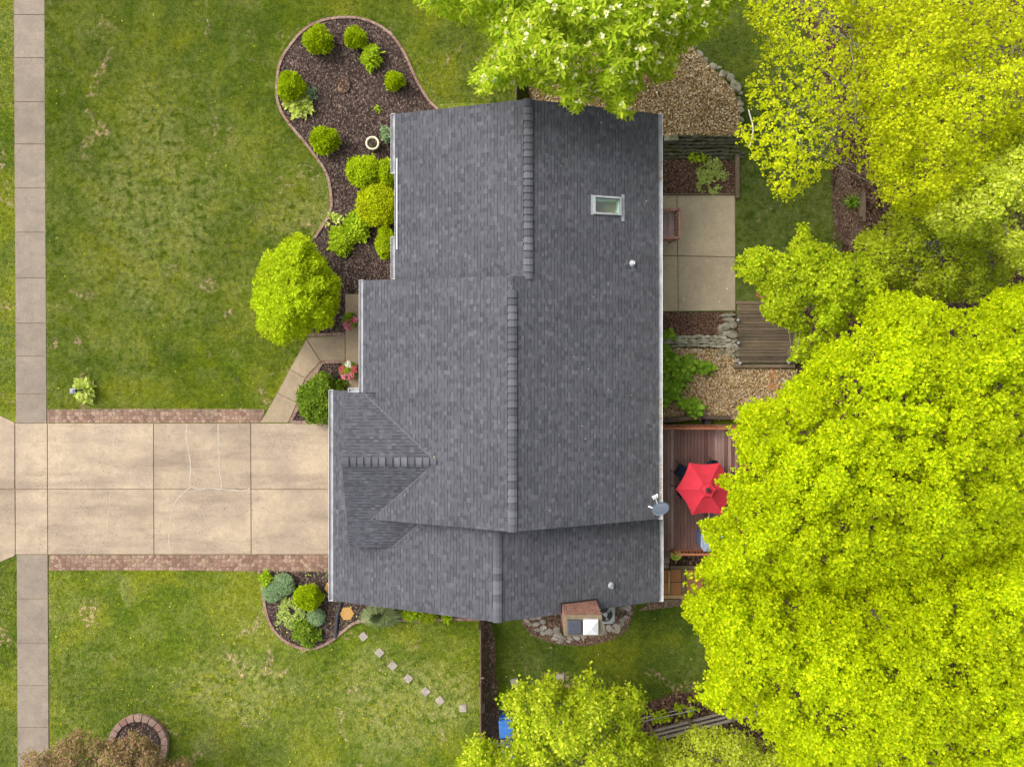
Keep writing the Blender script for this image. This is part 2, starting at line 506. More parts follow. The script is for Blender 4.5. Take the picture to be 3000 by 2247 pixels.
M['black'] = mat_plain("black_plastic", (0.018, 0.018, 0.020), 0.6, 0.2)
M['gutter'] = mat_plain("gutter_aluminium", (0.34, 0.345, 0.355), 0.5, 0.25, 2.5)
M['white'] = mat_plain("white_paint", (0.78, 0.77, 0.76), 0.5, 0.06)
M['siding'] = mat_siding("tan_siding", (0.45, 0.38, 0.29))
M['soffit'] = mat_plain("soffit", (0.6, 0.58, 0.55), 0.6, 0.05)
M['brick'] = mat_brick("chimney_brick")
M['crown'] = mat_plain("chimney_mortar", (0.17, 0.13, 0.078), 0.9, 0.25, 5.0, bump=0.4)
M['capdark'] = mat_plain("dark_flue_metal", (0.050, 0.054, 0.072), 0.55, 0.2, 14.0)
M['capwhite'] = mat_plain("white_flue_metal", (0.60, 0.60, 0.61), 0.4, 0.04)
M['paver'] = mat_paver("brick_paver")
M['edging'] = mat_island("edging_brick", [(0.22, 0.125, 0.095), (0.31, 0.185, 0.14), (0.27, 0.19, 0.155), (0.35, 0.23, 0.17)], 0.9, 14.0, 0.4)
M['mulch'] = mat_mulch("dark_mulch", (0.028, 0.018, 0.015), (0.070, 0.048, 0.040), (0.15, 0.105, 0.085))
M['mulch_red'] = mat_mulch("reddish_mulch", (0.036, 0.020, 0.015), (0.095, 0.060, 0.044), (0.21, 0.14, 0.09))
M['litter'] = mat_mulch("leaf_litter", (0.12, 0.072, 0.032), (0.27, 0.175, 0.08), (0.42, 0.30, 0.17), 16.0)
M['woods'] = mat_mulch("woodland_floor", (0.028, 0.018, 0.012), (0.075, 0.046, 0.032), (0.15, 0.09, 0.06), 14.0)
M['soil'] = mat_mulch("bare_soil", (0.085, 0.052, 0.038), (0.17, 0.112, 0.08), (0.25, 0.175, 0.125), 30.0)
M['chip'] = mat_island("mulch_chip", [(0.020, 0.013, 0.010), (0.050, 0.032, 0.025), (0.085, 0.055, 0.042), (0.15, 0.10, 0.078), (0.30, 0.23, 0.17)], 0.95, 8.0, 0.2)
M['dryleaf'] = mat_island("dry_leaf", [(0.13, 0.075, 0.03), (0.30, 0.19, 0.08), (0.42, 0.28, 0.12), (0.50, 0.37, 0.21), (0.62, 0.52, 0.40)], 0.8, 8.0, 0.2)
M['redleaf'] = mat_island("red_dry_leaf", [(0.05, 0.025, 0.018), (0.11, 0.05, 0.035), (0.17, 0.085, 0.055), (0.27, 0.17, 0.11)], 0.8, 8.0, 0.2)
M['petal'] = mat_island("pale_petal", [(0.72, 0.70, 0.66), (0.6, 0.55, 0.42)], 0.7, 8.0, 0.1)
M['deck'] = mat_wood("red_deck_board", [(0.12, 0.052, 0.043), (0.215, 0.112, 0.096), (0.165, 0.078, 0.066), (0.26, 0.15, 0.13), (0.36, 0.235, 0.215)], 1, 0.55, 0.2)
M['rail'] = mat_wood("rail_wood", [(0.30, 0.105, 0.050), (0.36, 0.14, 0.07)], 0, 0.6)
M['landing'] = mat_wood("landing_board", [(0.46, 0.33, 0.32), (0.52, 0.38, 0.37), (0.40, 0.27, 0.26)], 1, 0.5)  # board tone lightened to offset the shade of the house eave
M['landrail'] = mat_wood("landing_rail", [(0.34, 0.16, 0.125), (0.40, 0.21, 0.17)], 1, 0.6)
M['grey_wood'] = mat_wood("weathered_board", [(0.085, 0.062, 0.042), (0.125, 0.092, 0.060), (0.165, 0.118, 0.070), (0.105, 0.076, 0.052)], 0, 0.85)
M['timber'] = mat_wood("weathered_timber", [(0.12, 0.085, 0.055), (0.165, 0.12, 0.08)], 0, 0.9)
M['gold_wood'] = mat_wood("golden_timber", [(0.33, 0.19, 0.075), (0.38, 0.235, 0.105)], 1, 0.8)
M['fence'] = mat_wood("fence_board", [(0.085, 0.055, 0.036), (0.13, 0.09, 0.06), (0.10, 0.07, 0.05)], 2, 0.9)
M['greyfence'] = mat_wood("grey_fence_board", [(0.26, 0.225, 0.18), (0.33, 0.29, 0.235)], 0, 0.9)
M['rock'] = mat_rock("grey_rock", (0.20, 0.175, 0.145), (0.40, 0.36, 0.32))
M['rock_moss'] = mat_rock("mossy_rock", (0.22, 0.20, 0.15), (0.38, 0.35, 0.27), (0.085, 0.085, 0.03), 0.47)
M['rock_dark'] = mat_rock("dark_wall_stone", (0.075, 0.068, 0.048), (0.15, 0.14, 0.10), (0.06, 0.065, 0.015), 0.48)
M['stone_pink'] = mat_plain("stepping_concrete", (0.31, 0.27, 0.22), 0.9, 0.28, 7.0, bump=0.3)
M['hex_gold'] = mat_plain("ochre_aggregate", (0.44, 0.25, 0.075), 0.9, 0.3, 30.0, bump=0.6)
M['hex_rust'] = mat_plain("rust_aggregate", (0.30, 0.135, 0.05), 0.9, 0.35, 30.0, bump=0.6)
M['cream'] = mat_plain("cream_glaze", (0.62, 0.60, 0.40), 0.4, 0.12)
M['pot'] = mat_plain("dark_pot", (0.045, 0.040, 0.042), 0.5, 0.2)
M['metal_grey'] = mat_plain("grey_metal", (0.30, 0.32, 0.34), 0.45, 0.12)
M['ac'] = mat_plain("condenser_paint", (0.34, 0.365, 0.37), 0.5, 0.1)
M['acdark'] = mat_plain("condenser_inside", (0.030, 0.033, 0.036), 0.7, 0.2)
M['fan'] = mat_plain("fan_blade_metal", (0.30, 0.30, 0.30), 0.4, 0.1)
M['dish'] = mat_plain("dish_grey", (0.085, 0.105, 0.135), 0.45, 0.1)
M['red'] = mat_plain("red_canvas", (0.44, 0.020, 0.036), 0.9, 0.16, 2.2)
M['cover'] = mat_plain("grill_cover", (0.27, 0.32, 0.42), 0.7, 0.12)
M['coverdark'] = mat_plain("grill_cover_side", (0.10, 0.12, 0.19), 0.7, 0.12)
M['bluebin'] = mat_plain("blue_plastic", (0.045, 0.16, 0.46), 0.45, 0.15)
M['darkbin'] = mat_plain("navy_plastic", (0.012, 0.020, 0.045), 0.45, 0.2)
M['lime'] = mat_plain("lime_glaze", (0.42, 0.60, 0.06), 0.4, 0.15)
M['corrug'] = mat_plain("black_corrugated", (0.035, 0.040, 0.048), 0.4, 0.2)
M['bark'] = mat_plain("grey_bark", (0.17, 0.145, 0.11), 0.95, 0.3, 8.0, bump=0.7)
M['bark_pale'] = mat_plain("pale_bark", (0.21, 0.20, 0.155), 0.95, 0.25, 8.0, bump=0.5)
M['birch'] = mat_plain("white_bark", (0.74, 0.70, 0.66), 0.8, 0.1)
M['bark_dark'] = mat_plain("dark_bark", (0.09, 0.065, 0.045), 0.95, 0.3, 8.0, bump=0.7)
t = NT("skylight_glass")
t.base((0.8, 0.85, 0.85), 0.03, 0.5)
tb = t.new("ShaderNodeBsdfTransparent"); tb.inputs[0].default_value = (0.86, 0.93, 0.90, 1)
gl = t.new("ShaderNodeBsdfGlossy"); gl.inputs["Roughness"].default_value = 0.03
ms = t.new("ShaderNodeMixShader"); ms.inputs[0].default_value = 0.10
t.l.new(tb.outputs[0], ms.inputs[1]); t.l.new(gl.outputs[0], ms.inputs[2]); t.l.new(ms.outputs[0], t.out.inputs[0])
M['glass'] = t.m
M['mint'] = mat_plain("mint_plaster", (0.70, 0.84, 0.74), 0.8, 0.03)
M['room'] = mat_plain("dim_floor", (0.045, 0.052, 0.030), 0.8, 0.4, 3.0)
M['window'] = mat_plain("window_glass", (0.03, 0.04, 0.05), 0.08, 0.1, spec=0.6)
# foliage
M['maple'] = mat_leaf("maple_leaf", (0.33, 0.46, 0.002), (0.52, 0.63, 0.002), (0.67, 0.72, 0.006), 0.40, 0.5)
M['sparse'] = mat_leaf("sparse_leaf", (0.38, 0.46, 0.004), (0.57, 0.63, 0.004), (0.68, 0.69, 0.02), 0.38, 0.4)
M['pale'] = mat_leaf("pale_leaf", (0.40, 0.50, 0.015), (0.56, 0.63, 0.035), (0.68, 0.71, 0.13), 0.40, 0.6)
M['mid'] = mat_leaf("mid_leaf", (0.26, 0.40, 0.006), (0.48, 0.58, 0.008), (0.60, 0.67, 0.03), 0.38, 0.6)
M['under'] = mat_leaf("understory_leaf", (0.32, 0.41, 0.010), (0.43, 0.52, 0.012), (0.54, 0.58, 0.07), 0.40, 0.7)
M['tulip'] = mat_leaf("broad_leaf", (0.28, 0.44, 0.012), (0.48, 0.62, 0.018), (0.64, 0.72, 0.06), 0.40, 0.6)
M['flower'] = mat_island("pale_flower", [(0.66, 0.66, 0.22), (0.80, 0.78, 0.45)], 0.7, 8.0, 0.1)
M['oval'] = mat_leaf("oval_leaf", (0.22, 0.34, 0.006), (0.46, 0.55, 0.010), (0.66, 0.69, 0.06), 0.38, 0.7)
M['round'] = mat_leaf("round_tree_leaf", (0.35, 0.48, 0.004), (0.47, 0.60, 0.005), (0.58, 0.67, 0.02), 0.38, 1.0)
M['purple'] = mat_leaf("purple_leaf", (0.24, 0.23, 0.05), (0.30, 0.21, 0.09), (0.46, 0.25, 0.18), 0.3, 0.8)
M['globe'] = mat_leaf("globe_leaf", (0.26, 0.38, 0.003), (0.38, 0.50, 0.003), (0.50, 0.60, 0.006), 0.3, 1.5)
M['box'] = mat_leaf("boxwood_leaf", (0.31, 0.45, 0.004), (0.43, 0.56, 0.005), (0.53, 0.62, 0.012), 0.3, 1.5)
M['spirea'] = mat_leaf("golden_shrub_leaf", (0.36, 0.44, 0.003), (0.50, 0.57, 0.004), (0.62, 0.66, 0.010), 0.3, 1.5)
M['perennial'] = mat_leaf("perennial_leaf", (0.26, 0.40, 0.010), (0.37, 0.52, 0.012), (0.46, 0.58, 0.02), 0.3, 1.5)
M['holly'] = mat_leaf("dark_shrub_leaf", (0.105, 0.19, 0.014), (0.18, 0.28, 0.018), (0.27, 0.37, 0.03), 0.3, 1.5)
M['hosta'] = mat_leaf("hosta_leaf", (0.40, 0.50, 0.06), (0.52, 0.60, 0.10), (0.66, 0.70, 0.24), 0.3, 2.0)
M['sedum'] = mat_leaf("sedum_leaf", (0.20, 0.31, 0.13), (0.27, 0.39, 0.18), (0.34, 0.45, 0.23), 0.25, 2.0)
M['cover_pale'] = mat_leaf("groundcover_leaf", (0.30, 0.40, 0.08), (0.44, 0.53, 0.12), (0.52, 0.60, 0.17), 0.25, 2.0)
M['rhubarb'] = mat_leaf("big_leaf", (0.13, 0.26, 0.018), (0.20, 0.36, 0.022), (0.32, 0.46, 0.04), 0.3, 1.5)
M['wisp'] = mat_leaf("wispy_grass", (0.17, 0.23, 0.08), (0.25, 0.31, 0.12), (0.34, 0.40, 0.19), 0.25, 2.0)
M['pinkfl'] = mat_island("pink_flower", [(0.60, 0.05, 0.14), (0.75, 0.22, 0.38), (0.70, 0.10, 0.10), (0.80, 0.45, 0.58)], 0.7, 8.0, 0.1)
M['redfl'] = mat_island("red_flower", [(0.50, 0.06, 0.06), (0.62, 0.14, 0.12), (0.34, 0.08, 0.05)], 0.7, 8.0, 0.1)
M['whitefl'] = mat_island("white_flower", [(0.80, 0.80, 0.70), (0.88, 0.86, 0.55)], 0.7, 8.0, 0.1)
M['twigs'] = mat_plain("dark_twig_core", (0.045, 0.042, 0.014), 0.95, 0.3, 12.0)  # twig-coloured core, darkened to stand for shade between the leaf sprays
M['straw'] = mat_island("dry_grass", [(0.34, 0.26, 0.13), (0.48, 0.37, 0.21), (0.55, 0.42, 0.28), (0.36, 0.34, 0.10)], 0.9, 8.0, 0.2)
M['yellowfl'] = mat_plain("dandelion_yellow", (0.70, 0.62, 0.03), 0.7, 0.1)
M['valley'] = mat_plain("valley_metal", (0.105, 0.105, 0.113), 0.8, 0.25, 5.0)
# ================================================================== SETTING
def L(pts):  # closed smooth outline
    return smooth_closed(pts, 4)

lawn = MB().add([(-150, -150, 0), (150, -150, 0), (150, 150, 0), (-150, 150, 0)], [(0, 1, 2, 3)]).build("lawn", M['grass'])
lawn["kind"] = "structure"
road = MB().add([(-33, -150, .012), (-24.2, -150, .012), (-24.2, 150, .012), (-33, 150, .012)], [(0, 1, 2, 3)]).build("road", M['road'])
road["kind"] = "structure"
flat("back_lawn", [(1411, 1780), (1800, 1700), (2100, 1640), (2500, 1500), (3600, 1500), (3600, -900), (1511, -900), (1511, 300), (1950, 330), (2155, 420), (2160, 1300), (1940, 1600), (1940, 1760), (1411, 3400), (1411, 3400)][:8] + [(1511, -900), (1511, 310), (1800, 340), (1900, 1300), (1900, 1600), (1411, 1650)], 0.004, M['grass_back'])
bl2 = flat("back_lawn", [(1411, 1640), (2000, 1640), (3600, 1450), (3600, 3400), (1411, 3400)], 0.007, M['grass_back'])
WOODS = [(2290, -900), (2300, -60), (2330, 60), (2400, 150), (2380, 240), (2420, 330), (2460, 420), (2435, 520), (2440, 620), (2480, 700), (2440, 780), (2330, 860), (2330, 1090), (2290, 1120), (2180, 1240), (2180, 1640), (2120, 1700), (2140, 1900), (2090, 2030), (1985, 2025), (1890, 2060), (1870, 2115), (1900, 2180), (1960, 2330), (1900, 3400), (3600, 3400), (3600, -900)]
flat("woodland_floor", WOODS, 0.011, M['woods'])
flat("soil_strip", L([(1413, 1815), (1440, 1830), (1452, 1900), (1450, 1960), (1458, 2010), (1452, 2060), (1475, 2110), (1490, 2200), (1490, 2330), (1413, 2330)]), 0.014, M['soil'])
SOIL2 = L([(2446, 545), (2475, 480), (2500, 560), (2530, 560), (2540, 640), (2520, 700), (2480, 720), (2445, 660)])
flat("soil_patch", SOIL2, 0.018, M['soil'])

# concrete slabs with open joints between them
def slabs(name, rects, z, mat, gap=1.6, skew=0.0, parent=None):
    mb = MB()
    for r in rects:
        if len(r) == 4 and not isinstance(r[0], (tuple, list)):
            x0, y0, x1, y1 = r
            q = [(x0 + gap, y0 + gap), (x1 - gap, y0 + gap), (x1 - gap, y1 - gap), (x0 + gap, y1 - gap)]
        else: q = r
        q = [(x + (y - 1123) * skew, y) for x, y in q]
        mb.prism([PXY(x, y, z) for x, y in q], -0.05, z)
    o = mb.build(name, mat, parent, bevel=0.006)
    if parent is None: o["kind"] = "structure"
    return o
SK = 0.0047
bedding = flat("driveway_bed", [(-160, 1240), (960, 1240), (1020, 1240), (1020, 1624), (960, 1625), (-160, 1625)], 0.010, M['joint'])
xs = [43, 138, 449, 734, 1010]
rects = []
for a, b in zip(xs[:-1], xs[1:]):
    rects += [(a, 1240, b, 1433), (a, 1433, b, 1624)]
drive = slabs("driveway", rects, 0.040, M['drive'], 1.0, 0.004)
slabs("driveway_apron", [[(-160, 1160), (-40, 1200), (40, 1237), (42, 1240), (42, 1431.5), (-160, 1431.5)], [(-160, 1434.5), (43, 1434.5), (44, 1624), (40, 1629), (-40, 1662), (-160, 1705)]], 0.038, M['drive'])
walk_y = [-230, -90, 44, 170, 299, 423, 552, 681, 815, 947, 1044, 1154, 1240]
walk_y2 = [1624, 1754, 1884, 2008, 2130, 2255, 2380, 2500]
flat("sidewalk_bed", [(37, -400), (129, -400), (147, 2600), (55, 2600)], 0.009, M['joint'])
slabs("sidewalk", [(45.5, a, 136.5, b) for a, b in zip(walk_y[:-1], walk_y[1:])] + [(45.5, a, 138, b) for a, b in zip(walk_y2[:-1], walk_y2[1:])], 0.034, M['walk'], 1.0, SK)
flat("brick_border", [(138, 1199), (400, 1197), (775, 1198), (770, 1238.6), (139, 1238.6)], 0.030, M['paver'])
flat("brick_border", [(143, 1626), (966, 1625.6), (972, 1674), (760, 1674), (560, 1671), (300, 1670), (144, 1671)], 0.030, M['paver'])
# sealed cracks on the driveway
cracks = [
 [(337.5, 1243), (335, 1275), (332, 1300), (333, 1325), (332, 1348)], [(324, 1436), (320.5, 1470), (315.5, 1517), (314, 1545), (314, 1568)],
 [(548, 1241), (545, 1270), (551, 1314), (558, 1368), (554.6, 1416), (560, 1426), (571, 1431), (583, 1433), (612, 1431), (644.5, 1432.7), (680, 1435), (709, 1438), (733, 1431)],
 [(638, 1241), (639.5, 1280), (639, 1314), (643, 1345), (641, 1368), (648, 1409), (648, 1431)],
 [(558, 1428), (539, 1441), (519, 1463), (502, 1494), (497, 1541), (495, 1589), (500, 1623)]]
for i, c in enumerate(cracks):
    mb = MB(); pts = smooth_open(c, 5); vs = []
    for k, (x, y) in enumerate(pts):
        a, b = pts[max(k - 1, 0)], pts[min(k + 1, len(pts) - 1)]
        dx, dy = b[0] - a[0], b[1] - a[1]; l = math.hypot(dx, dy) + 1e-9
        w = (0.8 if i < 2 else 1.35) * random.uniform(0.6, 1.5)
        jx = random.uniform(-.8, .8)
        vs += [P(x - dy / l * w + jx, y + dx / l * w, 0.0445), P(x + dy / l * w + jx, y - dx / l * w, 0.0445)]
    mb.add(vs, [(2 * k, 2 * k + 1, 2 * k + 3, 2 * k + 2) for k in range(len(pts) - 1)])
    mb.build("crack_sealant", M['sealant'], drive)

# entry path and porch
flat("path_bed", [(897, 994), (902, 987), (1012, 981), (1012, 1057), (940, 1059), (846, 1238), (763, 1238)], 0.010, M['joint'])
slabs("path", [[(899, 992), (905, 987.5), (1010.5, 982.5), (1010.5, 1055), (941, 1056), (899.6, 993)],
               [(897.5, 995.5), (938, 1058), (894.5, 1106.5), (850, 1081)],
               [(848.5, 1083), (893, 1109), (870, 1179), (814, 1150)],
               [(813, 1152), (868.8, 1181), (844, 1237.5), (764, 1237.5)]], 0.036, M['path'], 1.2)
porch = MB().prism([PXY(x, y, .12) for x, y in [(1011.5, 862), (1100, 862), (1100, 1165), (1013, 1165)]], -.05, .12).build("porch_slab", M['path'], bevel=0.01)
porch["kind"] = "structure"
# mulch beds
BED1 = [(1300, 345), (1282, 319), (1259, 298), (1226.6, 247.6), (1206, 203.5), (1184, 156), (1150, 105), (1109.6, 74.6), (1065.5, 56), (1014.6, 51), (960, 56), (919.6, 69.5), (885.7, 91.6), (855, 125.5), (828, 166), (814.5, 207), (810, 258), (813, 295), (826, 332), (855, 373), (885.7, 409), (913, 444), (943, 485), (960, 519), (968, 560), (971.5, 595), (967, 620), (953.6, 648), (933.7, 678), (921, 697)]
flat("planting_bed", BED1[::-1] + [(1300, 345), (1300, 1000), (1012, 980), (900, 984), (880, 900), (895, 740)], 0.026, M['mulch'])
BED2 = [(758, 1672), (762, 1694), (766.7, 1717), (772, 1757), (781, 1800), (793, 1832), (813, 1860), (842, 1883), (876, 1897), (907, 1901), (938, 1894), (965, 1880), (981, 1870), (1010, 1845), (1035, 1826), (1055, 1820), (1090, 1818.5), (1200, 1816), (1300, 1815), (1412, 1814)]
flat("planting_bed", BED2 + [(1412, 1700), (1000, 1672)], 0.026, M['mulch'])
flat("planting_bed", [(944, 1059), (1013, 1057), (1013, 1160), (1000, 1240), (852, 1240)], 0.024, M['mulch'])
flat("planting_bed", [(1528, 1780), (1528, 1825), (1556, 1860), (1600, 1878), (1648, 1890), (1720, 1892), (1790, 1876), (1836, 1850), (1855, 1800), (1870, 1740), (1700, 1700)], 0.022, M['soil'])
flat("patio", [(1930, 571), (2154, 571), (2155.5, 911), (1930, 913)], 0.010, M['joint'])
slabs("patio_slab", [[(1920, 573), (1982, 573), (1984, 748.5), (1920, 748.5)], [(1984.5, 573), (2152.5, 573), (2153.5, 752.5), (1986, 749)],
                [(1920, 751), (1984.2, 751), (1985.5, 911), (1920, 912)], [(1986.5, 751.2), (2153.5, 755), (2154, 910), (1987.5, 911)]], 0.05, M['patio'], 1.0)
flat("planting_bed", [(1900, 455), (2150, 455), (2156, 568), (1900, 568)], 0.024, M['mulch_red'])
flat("planting_bed", [(1900, 916), (2156, 914), (2172, 1070), (1900, 1060)], 0.024, M['mulch_red'])
LITTER_TOP = L([(1560, 200), (1800, 130), (1990, 100), (2037, 150), (2075, 190), (2110, 222), (2145, 262), (2165, 310), (2166, 370), (2150, 398), (2060, 396), (1900, 396), (1700, 380), (1580, 320)])
ZT = 0.55
mb = MB(); pts = [PXY(x, y, ZT) for x, y in LITTER_TOP]
cx, cy = sum(p[0] for p in pts) / len(pts), sum(p[1] for p in pts) / len(pts)
mb.prism(pts, 0.0, ZT)
o = mb.build("raised_bed", M['litter']); o["kind"] = "structure"
LITTER_LOW = [(1900, 1030), (1990, 1020), (2150, 1026), (2160, 1080), (2335, 1083), (2330, 1130), (2260, 1190), (2200, 1228), (1900, 1232)]
flat("litter_ground", LITTER_LOW, 0.030, M['litter'])
flat("soil_ground", [(1930, 1612), (2110, 1612), (2110, 1664), (1930, 1664)], 0.020, M['woods'])
flat("soil_ground", [(1930, 1745), (2030, 1745), (2100, 1760), (2000, 1775), (1870, 1790)], 0.021, M['soil'])

# brick edgings (one thing each, its bricks laid one by one)
def edging(pts_px, label, width=7.5, blen=0.21, h=0.075, z0=0.0):
    pts = [Vector((*PXY(x, y, 0.07), 0)) for x, y in pts_px]
    mb = MB(); acc = 0.0
    dense = []
    for a, b in zip(pts[:-1], pts[1:]):
        n = max(1, int((b - a).length / 0.01))
        dense += [a + (b - a) * (k / n) for k in range(n)]
    dense.append(pts[-1])
    step = int(blen / 0.01)
    for i in range(0, len(dense) - 3, step):
        a, b = dense[i], dense[min(i + step, len(dense) - 1)]
        m = (a + b) / 2; dd = b - a
        hh = h * random.uniform(.8, 1.15)
        mb.box((m.x + random.uniform(-.006, .006), m.y + random.uniform(-.006, .006), z0 + hh / 2), (dd.length - 0.010, px(width), hh), math.atan2(dd.y, dd.x) + random.uniform(-.03, .03))
    o = mb.build("brick_edging", M['edging'])
    return tag(o, label, "garden edging", "brick edgings around the planting beds")
edging(smooth_open(BED1, 4), "long curving row of pink bricks around the big mulch bed of globe shrubs")
edging(smooth_open(BED2[:13], 4) , "short looping brick row around the small bed by the driveway")
edging(smooth_open(BED2[12:], 4), "straightening brick row below the garage roof toward the fence")
edging([(898, 981.5), (1010, 978.5)], "short brick row between the entry path and the mulch by the round tree")
edging([(1010, 1060), (943, 1061.5), (850, 1237), ], "angled brick row framing the triangular bed beside the entry path")
edging([(853, 1236.5), (966, 1236.5)], "brick row between the triangular bed and the driveway")

# ================================================================== HOUSE
house = empty("house", (0, 0, 0))
tag(house, "wide low house with dark grey shingle roofs, pale gutters and garage", "house")
S = 0.33
ZE, ZM = 3.3, 5.11
XR, XU, XM = 5.63, 0.6866, 0.13
ZU = ZE + S * (XR - XU)
def zmain(x): return ZE + S * (XR - x) if x >= XM else ZM - S * (XM - x)

def slope(name, polys, eave_a, eave_b, up, mat=None, parent=house, thick=0.14):
    """a roof plane: polys of 3-D points (top faces), UV = metres along the eave / up the slope"""
    if not isinstance(polys[0][0], (tuple, list)): polys = [polys]
    ea, eb = Vector(eave_a), Vector(eave_b)
    e = (eb - ea).normalized()
    nrm = e.cross(Vector(up)).normalized()
    if nrm.z < 0: nrm = -nrm
    upd = nrm.cross(e).normalized()
    if upd.z < 0: upd = -upd
    vs, fs = [], []
    for poly in polys:
        poly = [Vector(p) for p in poly]
        n = len(poly)
        cr = sum((poly[i].x * poly[(i + 1) % n].y - poly[(i + 1) % n].x * poly[i].y) for i in range(n))
        if cr < 0: poly = poly[::-1]
        b = len(vs)
        vs += poly + [p - Vector((0, 0, thick)) for p in poly]
        fs += [tuple(b + k for k in range(n)), tuple(b + k for k in range(2 * n - 1, n - 1, -1))] + [(b + i, b + i + n, b + (i + 1) % n + n, b + (i + 1) % n) for i in range(n)]
    me = bpy.data.meshes.new(name)
    me.from_pydata([tuple(v) for v in vs], [], fs)
    uv = me.uv_layers.new(name="UVMap")
    for li, lp in enumerate(me.loops):
        q = vs[lp.vertex_index] - ea
        uv.data[li].uv = (q.dot(e) + 50.0, q.dot(upd) + 0.001)
    me.update()
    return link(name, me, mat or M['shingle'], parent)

yT, yMt, yB = 8.535, 2.29, -6.67       # gable ends (y) of upper block / middle block top / bottom
xUl, xMl = -4.27, -5.476
def x_from_px(x, zf):
    X = (x - NX) * 0.0122
    for _ in range(20): X = (x - NX) * (H - zf(X)) / F
    return X
SKX0, SKX1 = x_from_px(1744, zmain), x_from_px(1815, zmain)
zs = zmain((SKX0 + SKX1) / 2)
SKY0, SKY1 = -(625 - NY) * (H - zs) / F, -(582 - NY) * (H - zs) / F
def rz(x, y): return (x, y, zmain(x))
ea, eb, up = (XR, yB, ZE), (XR, yT, ZE), (-1, 0, S)
back_slope = slope("roof", [
    [rz(XM, yB), rz(XR, yB), rz(XR, yMt), rz(XM, yMt)],
    [rz(XU, yMt), rz(XR, yMt), rz(XR, SKY0), rz(XU, SKY0)],
    [rz(XU, SKY0), rz(SKX0, SKY0), rz(SKX0, SKY1), rz(XU, SKY1)],
    [rz(SKX1, SKY0), rz(XR, SKY0), rz(XR, SKY1), rz(SKX1, SKY1)],
    [rz(XU, SKY1), rz(XR, SKY1), rz(XR, yT), rz(XU, yT)]], ea, eb, up)
# front slopes of the two blocks
zUl = ZU - S * (XU - xUl)
zMl = ZM - S * (XM - xMl)
YC = -1.93                               # corner where the entry gable meets the middle block's eave
upper_slope = slope("roof", [(xUl, yMt - .3, zUl), (XU, yMt - .3, ZU), (XU, yT, ZU), (xUl, yT, zUl)], (xUl, yMt, zUl), (xUl, yT, zUl), (1, 0, S))
mid_slope = slope("roof", [[(xMl, YC, zMl), (XM, YC, ZM), (XM, yMt, ZM), (xMl, yMt, zMl)],
    [(xMl + .5, yB, zMl + .5 * S), (XM, yB, ZM), (XM, YC, ZM), (xMl + .5, YC, zMl + .5 * S)]], (xMl, yB, zMl), (xMl, yMt, zMl), (1, 0, S))
# garage roof
GE = 2.2; GXR, GXL = 5.90, -6.877; GY = -10.16
GXM = -0.41; GZ = GE + S * (GXR - GXM)
GEL = GZ - S * (GXM - GXL)
def zg(x): return GE + S * (GXR - x) if x >= GXM else GZ - S * (GXM - x)
def g(x, y): return (x, y, zg(x))
slope("roof", [g(GXM, GY), g(GXR, GY), g(GXR, yB + .45), g(GXM, yB + .45)], g(GXR, GY), g(GXR, yB), (-1, 0, S))
slope("roof", [[g(GXL, GY), g(GXM, GY), g(GXM, yB + .45), g(-5.6, yB + .45), g(-5.6, -1.925), g(GXL, -1.925)]], g(GXL, GY), g(GXL, -1.925), (1, 0, S))
# entry / garage cross gable: ridge runs away from the driveway
FY, FZ = -4.374, 4.2
FX0, FX1 = -6.06, -2.3
FYU, FYL = -1.925, -7.85
FZU = zMl + 0.0
FZL = 2.95
slope("roof", [(FX0, FYU, FZU), (FX1, FYU, FZU), (FX1, FY, FZ), (FX0, FY, FZ)], (FX0, FYU, FZU), (FX1, FYU, FZU), (0, FYU - FY, FZU - FZ))
slope("roof", [(FX0, FYL, FZL), (FX1, FYL, FZL), (FX1, FY, FZ), (FX0, FY, FZ)], (FX0, FYL, FZL), (FX1, FYL, FZL), (0, FYL - FY, FZL - FZ))
for o in [c for c in house.children if c.name.startswith("roof")]: pass

# ridge caps: short bent pieces lapped one over the next
def ridge_cap(a, b, s1, s2, label, half=0.165, exposure=0.25, lift=0.03, vent=None):
    """a,b ridge ends (3-D); s1,s2 fall per metre on the two sides"""
    a, b = Vector(a), Vector(b)
    d = (b - a); Ln = d.length; d.normalize()
    side = Vector((d.y, -d.x, 0))
    mb = MB(); n = int(Ln / exposure)
    ex = Ln / n
    for i in range(n):
        p0, p1 = a + d * (i * ex), a + d * ((i + 1) * ex + 0.03)
        l0, l1 = lift + random.uniform(.036, .052), lift - .012 + random.uniform(-.004, .004)
        for k in (1,):
            v = []
            for p, l in ((p0, l0), (p1, l1)):
                v += [p + side * half + Vector((0, 0, l - s1 * half - .004)), p + side * half * .35 + Vector((0, 0, l - s1 * half * .26)), p - side * half * .35 + Vector((0, 0, l - s2 * half * .26)), p - side * half + Vector((0, 0, l - s2 * half - .004))]
            v += [q - Vector((0, 0, .09)) for q in v[0:4]]
            mb.add(v, [(0, 1, 5, 4), (1, 2, 6, 5), (2, 3, 7, 6), (0, 8, 9, 1), (1, 9, 10, 2), (2, 10, 11, 3)])
    o = mb.build("ridge_cap", M['cap'], house)
    return o
ridge_cap((XU, yMt - .1, ZU), (XU, yT, ZU), S, S, "")
ridge_cap((XM, yB, ZM), (XM, yMt - .5, ZM), S, S, "")
ridge_cap((GXM, GY, GZ), (GXM, yB + .3, GZ), S, S, "")
ridge_cap((-2.62, FY, FZ), (FX0, FY, FZ), .36, .384, "")
